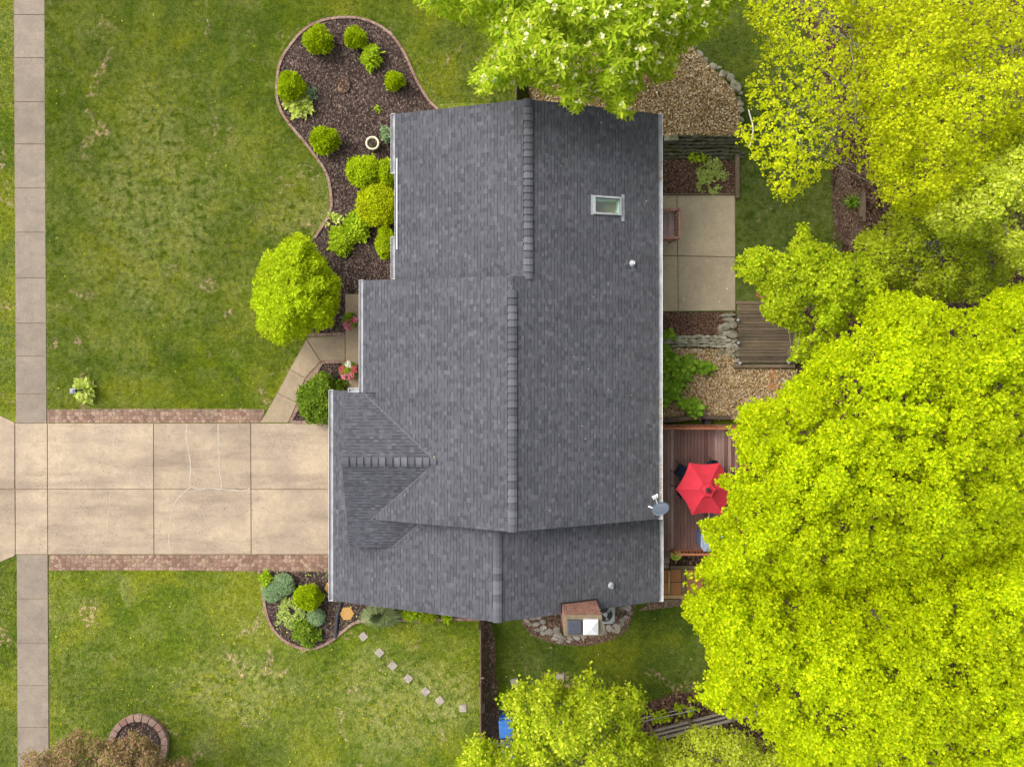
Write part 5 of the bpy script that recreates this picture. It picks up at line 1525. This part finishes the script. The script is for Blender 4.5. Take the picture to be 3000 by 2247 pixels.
tree("mid-green round-leaved tree beside the plank steps and patio", Mi, 3500, 6.5, 3.6, 190, 7, .088, .075, M['mid'], M['bark_pale'], 85, 1.3, 36, 2.8, .85, .25, .4, trunk_px=(2420, 860), r0=.12, n_limb=20, twigs=80, name="round_leaf_tree", spread=.02)

# --- flowering tree reaching over the upper roof
To = [(1200, -60), (1225, 20), (1300, 50), (1352, 85), (1395, 75), (1440, 130), (1400, 165), (1375, 225), (1412, 285), (1470, 255), (1545, 258), (1600, 275), (1640, 305), (1668, 320), (1722, 338), (1750, 300), (1790, 322), (1840, 350), (1862, 280), (1905, 245), (1945, 272), (1965, 215), (2030, 130), (2090, 105), (2135, 45), (2170, -60), (2150, -300), (1250, -300)]
to, pt_, cr_ = tree("broad-leaved flowering tree overhanging the upper roof edge", To, 5200, 9.0, 5.4, 260, 8, .20, .062, M['tulip'], M['bark'], 120, 1.0, 50, 2.0, .45, .10, .2, 'oval', trunk_px=(1700, 40), r0=.26, n_limb=26, twigs=60, name="flowering_tree", spread=.02)
sel = pt_[rng.choice(len(pt_), 620, replace=False)]
sel = sel + np.array([0, 0, .2])
v, m = leaves(sel, 7, .10, .085, .6, .5, .4, .2, 'kite', .02)
fast_mesh("blossoms", v - np.array(to.location), m, M['flower'], to)

# --- leafy tree at the lower edge, and the mixed growth behind the rail fence
Ov = [(1375, 2130), (1420, 2150), (1465, 2170), (1500, 2130), (1480, 2085), (1465, 2040), (1500, 2015), (1540, 1960), (1562, 1995), (1600, 1965), (1640, 1968), (1658, 2012), (1690, 1975), (1735, 1932), (1755, 1985), (1800, 1985), (1845, 1990), (1890, 2055), (1875, 2130), (1930, 2165), (1910, 2330), (1375, 2350), (1352, 2200)]
tree("leafy yellow-green tree covering the blue bins at the lower edge", Ov, 5600, 6.0, 2.6, 190, 5, .11, .082, M['oval'], M['bark'], 90, 1.2, 42, 2.2, .65, .3, .45, trunk_px=(1640, 2090), r0=.16, n_limb=24, twigs=60, name="leafy_tree", spread=.05)
Mx = [(1880, 2190), (1915, 2165), (1975, 2158), (2030, 2130), (2090, 2128), (2150, 2120), (2190, 2140), (2240, 2170), (2300, 2190), (2400, 2220), (2460, 2350), (1870, 2360)]
tree("pale mixed-leaf small tree behind the weathered rail fence", Mx, 3900, 4.2, 1.9, 110, 6, .09, .065, M['pale'], M['bark_pale'], 40, 1.0, 45, 1.6, .5, .25, .45, trunk_px=(2100, 2260), r0=.09, n_limb=20, twigs=60, name="mixed_tree", spread=.05)
# --- round tree by the entry
rt = [(860 + (128 + 16 * math.sin(3 * a + 1) + random.uniform(-15, 13)) * math.cos(a), 851 + (149 + 14 * math.sin(4 * a) + random.uniform(-15, 13)) * math.sin(a)) for a in np.linspace(0, 2 * math.pi, 26, endpoint=False)]
tree("dense round bright green tree by the entry path", rt, 7600, 3.3, .9, 140, 7, .095, .072, M['round'], M['bark'], 90, .5, 25, .6, .5, .25, .5, trunk_px=(872, 850), r0=.10, n_limb=16, name="round_tree", spread=.03, zbot=.3)
# --- purple tree
Pu = [(60, 2247), (85, 2200), (150, 2190), (205, 2145), (245, 2138), (280, 2165), (320, 2170), (380, 2150), (430, 2160), (475, 2190), (490, 2225), (540, 2212), (570, 2232), (545, 2270), (480, 2330), (300, 2420), (120, 2380)]
tree("small purple-brown tree rising from the ring of pink blocks", Pu, 4200, 3.4, 1.9, 110, 6, .085, .055, M['purple'], M['bark_dark'], 50, .8, 34, 1.0, .55, .2, .5, trunk_px=(395, 2190), r0=.08, n_limb=26, twigs=120, name="purple_tree", spread=.06)

# ------------------------------------------------------------------ shrubs
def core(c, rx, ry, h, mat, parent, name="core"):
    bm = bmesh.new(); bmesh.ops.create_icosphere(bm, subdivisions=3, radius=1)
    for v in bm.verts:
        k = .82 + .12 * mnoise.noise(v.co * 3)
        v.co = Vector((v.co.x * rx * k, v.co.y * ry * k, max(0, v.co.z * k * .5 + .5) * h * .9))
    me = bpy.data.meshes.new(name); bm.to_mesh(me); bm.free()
    return link(name, me, mat, parent)
def shrub(x, y, rx, ry, h, label, mat, name="globe_shrub", n=900, k=5, Lf=.10, W=.038, elev=.75, esd=.4, wob=.11, group="shrubs in the front beds", shape='kite', rough=.10, cat="shrub", z0=.02, core_mat=None, facet=.10, under=.06):
    """a clipped mound: leaf sprays over a lumpy dome"""
    X, Y = PXY(x, y, h * .45)
    rx, ry = px(rx, h * .45), px(ry, h * .45)
    th = rng.uniform(0, 2 * np.pi, n); u = rng.uniform(-.25, 1, n)
    cu = np.sqrt(1 - u * u)
    d = np.stack([np.cos(th) * cu, np.sin(th) * cu, u], 1)
    ph = rng.uniform(0, 6.28, 6)
    lump = 1 + wob * (np.sin(3 * th + ph[0]) * cu + np.sin(5 * th + ph[1] + 3 * u) + np.sin(7 * u + ph[2] + 2 * th)) * .6 + rng.normal(0, rough, n) * .6
    lump -= rng.uniform(0, 1, n) ** 3 * .25
    p = d * lump[:, None] * np.array([rx, ry, h * .55]) * .95
    p[:, 2] += h * .45
    p[:, 2] = np.maximum(p[:, 2], .03)
    # leaf sprays point outwards
    v, m = leaves(p, k, Lf, W, elev, esd, .5, .25, shape, .012)
    o = empty(name, (X, Y, z0)); tag(o, label, cat, group)
    fast_mesh("foliage", v, m, mat, o)
    core((0, 0, 0), rx, ry, h, core_mat or M['twigs'], o, "dark_twig_core")
    return o
GL = M['globe']
shrub(934.5, 122, 40, 38, .85, "largest of the upper globe shrubs, at the curved top of the mulch bed", GL, n=1500)
shrub(1041, 114, 29.5, 28.5, .65, "smaller globe shrub touching the loose bright perennial", GL, n=1000)
shrub(1157, 240.5, 25.5, 25, .6, "smallest globe shrub, by the bed edge nearest the roof corner", GL, n=800)
shrub(855, 257, 37, 40, .9, "globe shrub standing over the pale hosta on the bed's outer edge", GL, n=1500)
shrub(952, 413, 39.5, 37, .85, "globe shrub at the bed's narrow waist near the cream planter", GL, n=1500)
shrub(904.5, 1746.5, 37.5, 34, .85, "globe shrub among grey-green sedums beside the garage", GL, n=1400)
BX = dict(name="boxwood_shrub", n=2600, k=5, Lf=.07, W=.045, elev=.5, wob=.07)
shrub(1069, 506, 52, 46, 1.1, "broad clipped bright green shrub beside the cut-out gutter end", M['box'], **BX)
shrub(1132, 510, 28, 42, 1.0, "narrow clipped green shrub half under the gutter", M['box'], name="boxwood_shrub", n=1500, k=5, Lf=.07, W=.045, elev=.5, wob=.07)
shrub(1110, 601, 64, 60, 1.1, "big golden-yellow clipped shrub against the roof edge", M['spirea'], name="golden_shrub", n=3400, k=5, Lf=.075, W=.05, elev=.5, wob=.05)
shrub(1130, 712, 26, 44, .9, "green clipped shrub below the golden one, against the gutter", M['box'], name="boxwood_shrub", n=1500, k=5, Lf=.07, W=.045, elev=.5, wob=.09)
shrub(941, 1171, 60, 70, 1.15, "dark green loose shrub in the triangular bed by the garage corner", M['holly'], name="dark_shrub", n=3000, k=5, Lf=.10, W=.055, elev=.4, wob=.12, rough=.10)

def clump(x, y, rx, ry, h, label, mat, name="perennial_plant", n=120, k=6, Lf=.16, W=.06, elev=.35, esd=.35, shape='oval', cat="plant", group="low plants in the beds", zoff=.02, poly=None, spread=.03, cov=None):
    """loose leafy plant: upright rosettes over an uneven patch"""
    X, Y = PXY(x, y, h * .4)
    RX, RY = px(rx, h * .4), px(ry, h * .4)
    th = rng.uniform(0, 2 * np.pi, n); r = np.sqrt(rng.uniform(0, 1, n))
    ph = rng.uniform(0, 6.28, 4)
    out = 1 + .16 * np.sin(2 * th + ph[0]) + .12 * np.sin(5 * th + ph[1])
    p = np.stack([RX * r * np.cos(th) * out, RY * r * np.sin(th) * out, h * (1 - .75 * r ** 2) * rng.uniform(.55, 1.0, n)], 1)
    if cov is not None:
        kk = np.array([mnoise.noise(Vector((a * cov, b_ * cov, 1.7 * x))) for a, b_ in p[:, :2]])
        p = p[kk > -.08]
    v, m = leaves(p, k, Lf, W, elev, esd, .35, .25, shape, spread)
    v[:, 2] = np.maximum(v[:, 2], .008)
    o = fast_mesh(name, v, m, mat); o.location = (X, Y, zoff)
    return tag(o, label, cat, group)
clump(1088, 168, 27, 30, .5, "loose bright green perennial between two globe shrubs", M['perennial'], n=130, Lf=.17, W=.055)
clump(873, 303, 34, 34, .35, "pale leafy hosta spreading below the globe shrub on the bed edge", M['hosta'], n=60, k=7, Lf=.24, W=.10, name="hosta_plant", elev=.15)
clump(912, 278, 15, 20, .2, "small bluish weed patch beside the pale hosta", M['sedum'], n=40, Lf=.07, W=.04)
clump(1048, 663, 40, 38, .55, "bright green leafy perennial below the golden shrub", M['perennial'], n=230, Lf=.14, W=.055)
clump(998, 704, 35, 36, .5, "bright green leafy perennial touching the round tree", M['perennial'], n=210, Lf=.14, W=.055)
clump(985, 655, 28, 34, .3, "pale scattered hosta leaves by the brick edge", M['hosta'], n=70, k=4, Lf=.13, W=.07, name="hosta_plant", cov=4.0)
clump(1131, 395, 12, 24, .35, "grey-green leafy plant at the roof edge by the cream planter", M['sedum'], n=60, Lf=.11, W=.07)
clump(1108, 322, 26, 9, .12, "few small lime leaves near the upper roof corner", M['perennial'], n=10, k=4, Lf=.075, W=.05)
clump(1066, 1122, 14, 12, .25, "small dark green plant between the flower tub and dark shrub", M['rhubarb'], n=24, Lf=.12, W=.06) if False else None
clump(1003, 1126, 14, 15, .3, "small green plant behind the flower bowl by the dark shrub", M['holly'], n=30, Lf=.12, W=.05)
clump(248, 1143, 26, 27, .4, "lone pale hosta in the front lawn by the lamp post", M['hosta'], n=50, k=7, Lf=.23, W=.09, name="hosta_plant", elev=.2)
# second bed
clump(780, 1698, 18, 20, .4, "lime green feathery plant at the brick corner by the driveway", M['perennial'], n=70, Lf=.15, W=.045)
def sedum(x, y, rx, ry, h, label):
    return shrub(x, y, rx, ry, h, label, M['sedum'], name="sedum_plant", n=1100, k=6, Lf=.055, W=.035, elev=.25, wob=.05, rough=.03, cat="plant", group="grey-green sedum mounds")
sedum(799, 1731, 29, 32, .38, "grey-green sedum mound nearest the brick edging")
sedum(830, 1712, 34, 31, .42, "grey-green sedum mound between the other mound and the globe shrub")
sedum(927, 1806, 26, 24, .32, "lone grey-green sedum mound below the globe shrub")
clump(855, 1790, 42, 52, .22, "pale sprawling groundcover in the middle of the small bed", M['cover_pale'], n=420, k=5, Lf=.085, W=.045, name="groundcover_plant", cov=3.0)
clump(898, 1852, 40, 36, .5, "mid-green bushy perennial at the bottom of the small bed", M['holly'], n=260, Lf=.12, W=.05)
clump(1205, 1800, 30, 14, .3, "green leafy plant below the garage roof edge", M['perennial'], n=60, Lf=.13, W=.04)
clump(1258, 1806, 24, 10, .3, "spiky green plant below the garage roof edge", M['under'], n=50, k=7, Lf=.2, W=.025)
clump(1312, 1812, 18, 8, .25, "small green tuft by the bricks nearest the roof peak", M['perennial'], n=26, Lf=.13, W=.03)
# wispy ornamental grass: long arching blades
def wisps(x, y, rx, ry, label, n=900, L_=.75, mat='wisp', name="ornamental_grass", wid=.010, h0=.25):
    X, Y = PXY(x, y, .2)
    a = rng.uniform(0, 2 * np.pi, n); le = rng.uniform(.45, 1.0, n) * L_
    r = rng.uniform(0, .12, n)
    dx, dy = np.cos(a) * px(rx) / px(max(rx, ry)), np.sin(a) * px(ry) / px(max(rx, ry))
    s = np.stack([-np.sin(a), np.cos(a), np.zeros(n)], 1) * wid
    def q(t, z): return np.stack([dx * (r + le * t), dy * (r + le * t), z], 1)
    p0, p1, p2 = q(0, np.full(n, .02)), q(.45, le * rng.uniform(.4, .9, n)), q(1.0, np.maximum(.03, le * rng.uniform(.05, .7, n)))
    v = np.stack([p0 - s, p1 - s, p1 + s, p0 + s, p1 - s, p2 - s * .2, p2 + s * .2, p1 + s], 1).reshape(-1, 3)
    o = fast_mesh(name, v, 4, M[mat]); o.location = (X, Y, .02)
    return tag(o, label, "plant", "low plants in the beds")
wisps(1118, 1800, 62, 36, "wispy grey-green ornamental grass spilling over the bricks", 1500, .85)
wisps(2499, 592, 24, 24, "spiky dark green lily on bare soil by the trees", 60, .42, 'rhubarb', "lily_plant", .02)
# back garden
BIGL = dict(k=4, Lf=.24, W=.19, elev=.25, esd=.3, name="broadleaf_plant", group="broad-leaved plants behind the house")
def bigpatch(poly, n, label, mat='rhubarb', Lf=.2, W=.16, h=.45, k=3, name="broadleaf_plant"):
    pts = crown_points(poly, n, h, h * .45, 40, 14, .18, 22, .25, .25, 2.0, .05)
    v, m = leaves(pts, k, Lf, W, .15, .3, .3, .25, 'oval', .05)
    c = pts.mean(0) * np.array([1, 1, 0]) + np.array([0, 0, .03])
    v = v - c; v[:, 2] = np.maximum(v[:, 2], .01)
    o = fast_mesh(name, v, m, M[mat]); o.location = tuple(c)
    return tag(o, label, "plant", "broad-leaved plants behind the house")
bigpatch([(1925, 1025), (1965, 1020), (1995, 1045), (2040, 1055), (2048, 1080), (2035, 1100), (2015, 1105), (2005, 1150), (1960, 1178), (1925, 1175)], 330, "big dark broad-leaved patch against the back gutter")
bigpatch([(2052, 1072), (2070, 1064), (2088, 1070), (2085, 1088), (2070, 1095), (2056, 1086)], 26, "small broad-leaved tuft alone on the leaf litter")
bigpatch([(1990, 1170), (2030, 1175), (2060, 1185), (2055, 1210), (2035, 1222), (2005, 1208)], 70, "bright broad-leaved clump by the dark timber above the deck")
bigpatch([(1946, 978), (1965, 967), (1982, 980), (1978, 993), (1955, 992)], 10, "three-leaved sprout at the end of the low stone wall")
gc = clump(2082, 520, 48, 46, .16, "flat lime green groundcover in the bed above the patio", M['cover_pale'], n=620, k=4, Lf=.07, W=.05, name="groundcover_plant", cov=5.0)
clump(2035, 462, 42, 14, .18, "scattered round green leaves at the foot of the dark stone wall", M['perennial'], n=26, k=3, Lf=.11, W=.085, name="groundcover_plant")
clump(1945, 1240, 2, 2, .1, "x y z w", M['perennial'], n=2) if False else None
clump(2010, 2072, 40, 22, .5, "leafy sprigs growing through the thin grey rails", M['mid'], n=60, k=4, Lf=.12, W=.08, cov=2.5, name="leafy_sprig")
clump(1930, 2098, 46, 18, .5, "leafy sprigs between the leafy tree and the rail fence", M['mid'], n=60, k=4, Lf=.12, W=.08, cov=2.5, name="leafy_sprig")
clump(2090, 2050, 18, 26, .8, "bright bushy sapling beside the rail fence post", M['mid'], n=120, k=5, Lf=.10, W=.07, name="sapling")
# flower tubs on the porch slab
def tub(x, y, r, label, quad):
    X, Y = PXY(x, y, .5); r = px(r, .5)
    t_ = empty("flower_tub", (X, Y, .12 if x > 1011 else .03)); tag(t_, label, "flower tub", "flower tubs by the entry")
    MB().lathe((0, 0, 0), [(.0, 0), (r * .72, 0), (r * .95, .30), (r, .32), (r, .35), (r * .93, .35), (r * .9, .28), (.0, .28)], 24).build("pot", M['pot'], t_, smooth=True)
    for nm, mt_, cx_, cy_, rr, n in quad:
        th = rng.uniform(0, 6.28, n); q = np.sqrt(rng.uniform(0, 1, n)) * rr
        p = np.stack([(cx_ + q * np.cos(th)) * r, (cy_ + q * np.sin(th)) * r, .42 + .12 * (1 - q) + rng.uniform(-.03, .05, n)], 1)
        v, m = leaves(p, 5, .05 if 'leav' not in nm else .08, .045 if 'leav' not in nm else .04, .3, .4, .3, .2, 'kite', .01)
        fast_mesh(nm, v, m, M[mt_], t_)
tub(1026, 940, 24, "dark tub of pink flowers on the porch nearer the round tree", [("leaves", 'rhubarb', 0, 0, .95, 150), ("pink_flowers", 'pinkfl', -.2, -.55, .55, 60), ("pink_flowers", 'pinkfl', .65, .15, .38, 34), ("red_flowers", 'redfl', .1, .0, .45, 44), ("leaves", 'perennial', -.1, .62, .3, 30)])
tub(1022.5, 1085, 26, "dark tub of white, red and pink flowers on the porch by the garage", [("leaves", 'rhubarb', 0, 0, .95, 130), ("white_flowers", 'whitefl', 0, .62, .36, 50), ("red_flowers", 'redfl', -.6, .1, .45, 70), ("red_flowers", 'redfl', .6, .1, .4, 60), ("pink_flowers", 'pinkfl', .1, -.55, .5, 60), ("pink_flowers", 'pinkfl', -.5, -.75, .25, 18), ("leaves", 'perennial', -.3, .0, .25, 24)])

# ------------------------------------------------------------------ loose litter (uncountable)
def scatter(name, poly, n, size, asp, mat, z, label, tilt=.25, zvar=.02, mask=None, cat="litter", lift=None):
    poly = np.asarray(poly, float)
    x0, y0 = poly.min(0); x1, y1 = poly.max(0)
    x = rng.uniform(x0, x1, n * 3); y = rng.uniform(y0, y1, n * 3)
    m = inside(poly, x, y); x, y = x[m][:n], y[m][:n]
    if mask is not None:
        kk = np.array([mnoise.noise(Vector((a * mask, b_ * mask, 3.1))) for a, b_ in zip(x, y)]); x, y = x[kk > .05], y[kk > .05]
    n = len(x)
    zz = z + rng.uniform(0, zvar, n) if lift is None else lift(x, y) + rng.uniform(.004, .012, n)
    s = (H - zz) / F
    c = np.stack([(x - NX) * s, -(y - NY) * s, zz], 1)
    a = rng.uniform(0, 6.28, n); l = size * rng.uniform(.5, 1.4, n); w = l * asp * rng.uniform(.7, 1.3, n)
    u = np.stack([np.cos(a), np.sin(a), rng.normal(0, tilt, n)], 1) * l[:, None] / 2
    vv = np.stack([-np.sin(a), np.cos(a), rng.normal(0, tilt, n)], 1) * w[:, None] / 2
    v = np.stack([c - u, c + vv, c + u, c - vv], 1).reshape(-1, 3)
    v[:, 2] = np.maximum(v[:, 2], np.repeat(zz, 4) - .012)
    o = fast_mesh(name, v, 4, mat)
    return tag(o, label, cat, kind="stuff")
B1 = BED1[::-1] + [(1300, 345), (1150, 1000), (1012, 980), (900, 984), (880, 900), (895, 740)]
scatter("mulch_chips", B1, 9000, .075, .35, M['chip'], .032, "dark bark chips over the big front bed")
scatter("mulch_chips", BED2 + [(1412, 1780), (968, 1760), (968, 1674)], 4500, .075, .35, M['chip'], .032, "dark bark chips over the small bed by the garage")
scatter("mulch_chips", [(944, 1062), (1011, 1060), (1011, 1160), (960, 1236), (855, 1236)], 900, .075, .35, M['chip'], .03, "dark bark chips in the triangular bed")
scatter("weeds", BED2 + [(1412, 1790), (1000, 1760), (968, 1674)], 650, .07, .6, M['cover_pale'], .05, "tiny pale weeds sprouting in the small bed", .5, .03, .02)
scatter("weeds", B1, 260, .06, .6, M['cover_pale'], .05, "tiny pale weeds sprouting in the big front bed", .5, .03, .03)
scatter("fallen_leaves", LITTER_TOP, 11000, .085, .65, M['dryleaf'], ZT + .008, "thick brown dry leaves over the raised bed", .4, .05)
scatter("fallen_leaves", LITTER_LOW, 11000, .085, .65, M['dryleaf'], .036, "brown dry leaves over the ground above the deck", .4, .05)
scatter("fallen_leaves", [(1936, 470), (2150, 470), (2154, 566), (1936, 566)], 2600, .075, .6, M['redleaf'], .03, "reddish dry leaves in the groundcover bed", .4, .04)
scatter("fallen_leaves", [(1936, 918), (2140, 916), (2100, 985), (1936, 985)], 2600, .075, .6, M['redleaf'], .03, "reddish dry leaves in the bed below the patio", .4, .04)
scatter("fallen_leaves", [(2330, 60), (2400, 150), (2380, 240), (2420, 330), (2435, 520), (2440, 700), (2560, 900), (3050, 900), (3050, -40), (2330, -40)], 16000, .10, .6, M['redleaf'], .016, "brown dead leaves on the woodland floor", .4, .05)
scatter("fallen_leaves", [(1890, 2060), (1985, 2025), (2090, 2030), (2300, 2060), (2460, 2200), (2460, 2260), (1900, 2260), (1880, 2120)], 5000, .09, .6, M['redleaf'], .016, "brown dead leaves along the rail fence", .4, .05)
scatter("fallen_leaves", [(1528, 1790), (1556, 1860), (1648, 1888), (1720, 1890), (1790, 1874), (1836, 1850), (1855, 1800)], 1300, .07, .6, M['redleaf'], .028, "brown leaf bits among the chimney rocks", .4, .04)
scatter("gutter_leaves", [(1929.5, 470), (1936, 470), (1941, 1500), (1934, 1500)], 700, .055, .6, M['dryleaf'], ZE - .055, "rusty leaf bits lying in the back gutter", .3, .02, .011)
scatter("fallen_petals", [(1986, 760), (2150, 760), (2150, 905), (1986, 905)], 16, .055, .8, M['petal'], .056, "few white petals on the patio slab", .1, .004)
scatter("roof_specks", [(1560, 350), (1920, 350), (1920, 1500), (1530, 1500)], 26, .035, .7, M['petal'], 0, "few pale specks fallen on the back roof slope", .1, .004, lift=lambda x, y: np.array([zmain((a - NX) * .0122) for a in x]))
# rough grass blades over the lawns
def blades(poly, n, h, mat, z, label, holes=()):
    poly = np.asarray(poly, float)
    x0, y0 = poly.min(0); x1, y1 = poly.max(0)
    x = rng.uniform(x0, x1, n * 2); y = rng.uniform(y0, y1, n * 2)
    m = inside(poly, x, y)
    for hpoly in holes: m &= ~inside(hpoly, x, y)
    x, y = x[m][:n], y[m][:n]; n = len(x)
    s = H / F
    c = np.stack([(x - NX) * s, -(y - NY) * s, np.full(n, z)], 1)
    a = rng.uniform(0, 6.28, n); w = rng.uniform(.006, .014, n)
    hh = h * rng.uniform(.5, 1.5, n)
    sd_ = np.stack([np.cos(a), np.sin(a), np.zeros(n)], 1) * w[:, None]
    b_ = a + rng.normal(1.57, .6, n)
    tip = c + np.stack([np.cos(b_) * hh * 1.1, np.sin(b_) * hh * 1.1, hh], 1)
    v = np.stack([c - sd_, c + sd_, tip], 1).reshape(-1, 3)
    o = fast_mesh("grass_blades", v, 3, mat)
    return tag(o, label, "grass", kind="stuff")

EDGE = [(966, 590), (960, 520), (930, 668)]
for poly in ([(975, 575), (964, 625), (948, 655), (925, 685), (905, 690), (925, 660), (945, 620), (952, 590), (955, 550), (965, 540)], [(1184, 140), (1215, 190), (1235, 245), (1262, 290), (1284, 315), (1310, 322), (1340, 318), (1330, 300), (1290, 290), (1262, 255), (1240, 215), (1210, 160), (1190, 130)], [(880, 80), (850, 110), (825, 150), (820, 148), (846, 104), (876, 75)],
             [(700, 590), (760, 600), (800, 640), (830, 700), (780, 690), (720, 640)], [(1170, 1085), (1172, 1090), (1168, 1092)]):
    scatter("dry_grass", poly, 420, .10, .16, M['straw'], .012, "straw-coloured dry grass along the bed edging", .3, .02, 6.0)

LAWN_HOLES = [B1, BED2 + [(1412, 1780), (968, 1760), (968, 1674)], [(138, 1200), (775, 1200), (764, 1238), (897, 994), (1011, 980), (1060, 980), (1060, 1240), (1000, 1670), (143, 1670)], [(1150, 330), (1545, 290), (1545, 1000), (1000, 1000), (1050, 820), (1150, 815)], [(403 + 90 * math.cos(k * .5), 2180 + 90 * math.sin(k * .5)) for k in range(13)], [(250 + 24 * math.cos(k * .5), 1148 + 24 * math.sin(k * .5)) for k in range(13)]] + [[(x - 10, y), (x, y - 10), (x + 10, y), (x, y + 10)] for x, y, _, _ in sq]
blades([(131, -60), (1505, -60), (1505, 300), (1240, 300), (1000, 1000), (760, 1240), (400, 1201), (139, 1201)], 1140000, .045, M['blade'], .0, "short green grass of the front lawn", LAWN_HOLES)
blades([(144, 1670), (1000, 1672), (1100, 1810), (1409, 1815), (1409, 2320), (147, 2320)], 140000, .045, M['blade'], .0, "short green grass of the lawn below the driveway", LAWN_HOLES)
blades([(-40, -60), (42, -60), (47, 1215), (0, 1200), (-40, 1195)], 22000, .045, M['blade'], .0, "grass strip beyond the sidewalk above the driveway")
blades([(-40, 1670), (0, 1650), (46, 1633), (53, 2320), (-40, 2320)], 14000, .045, M['blade'], .0, "grass strip beyond the sidewalk below the driveway")
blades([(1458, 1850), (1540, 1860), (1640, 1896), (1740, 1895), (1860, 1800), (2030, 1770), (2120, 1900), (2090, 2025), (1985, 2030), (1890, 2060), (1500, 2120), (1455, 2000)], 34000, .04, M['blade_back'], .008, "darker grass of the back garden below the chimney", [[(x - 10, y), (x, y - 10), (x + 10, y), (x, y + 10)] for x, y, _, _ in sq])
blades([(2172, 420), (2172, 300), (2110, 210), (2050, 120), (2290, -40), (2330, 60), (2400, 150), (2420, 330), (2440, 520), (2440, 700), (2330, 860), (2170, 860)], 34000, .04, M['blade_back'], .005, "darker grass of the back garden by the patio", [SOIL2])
scatter("dandelions", [(144, 1690), (700, 1690), (1000, 1900), (1400, 1900), (1400, 2240), (150, 2240)], 130, .045, .9, M['yellowfl'], .045, "tiny yellow dandelions in the lawn", .2, .01)
scatter("dandelions", [(140, 20), (800, 20), (780, 700), (700, 1180), (140, 1180)], 120, .045, .9, M['yellowfl'], .045, "tiny yellow dandelions in the lawn", .2, .01)
scatter("valley_leaves", [(1075, 1165), (1285, 1340), (1278, 1346), (1068, 1170)], 12, .06, .6, M['dryleaf'], 0, "few dry leaf bits caught in the roof valley", .1, .004, lift=lambda x, y: np.array([max(zmain(a), FZ - .384 * abs(FY - b)) + .012 for a, b in zip((x - NX) * .0126, -(y - NY) * .0126)]))

scatter("windblown_leaves", [(50, 1245), (960, 1245), (960, 1620), (50, 1620)], 46, .06, .6, M['dryleaf'], .045, "few dry leaf bits blown over the driveway", .15, .004)
scatter("windblown_leaves", [(1458, 1840), (2040, 1800), (2040, 2020), (1458, 2060)], 70, .07, .6, M['dryleaf'], .04, "dry leaf bits on the back grass", .3, .01)
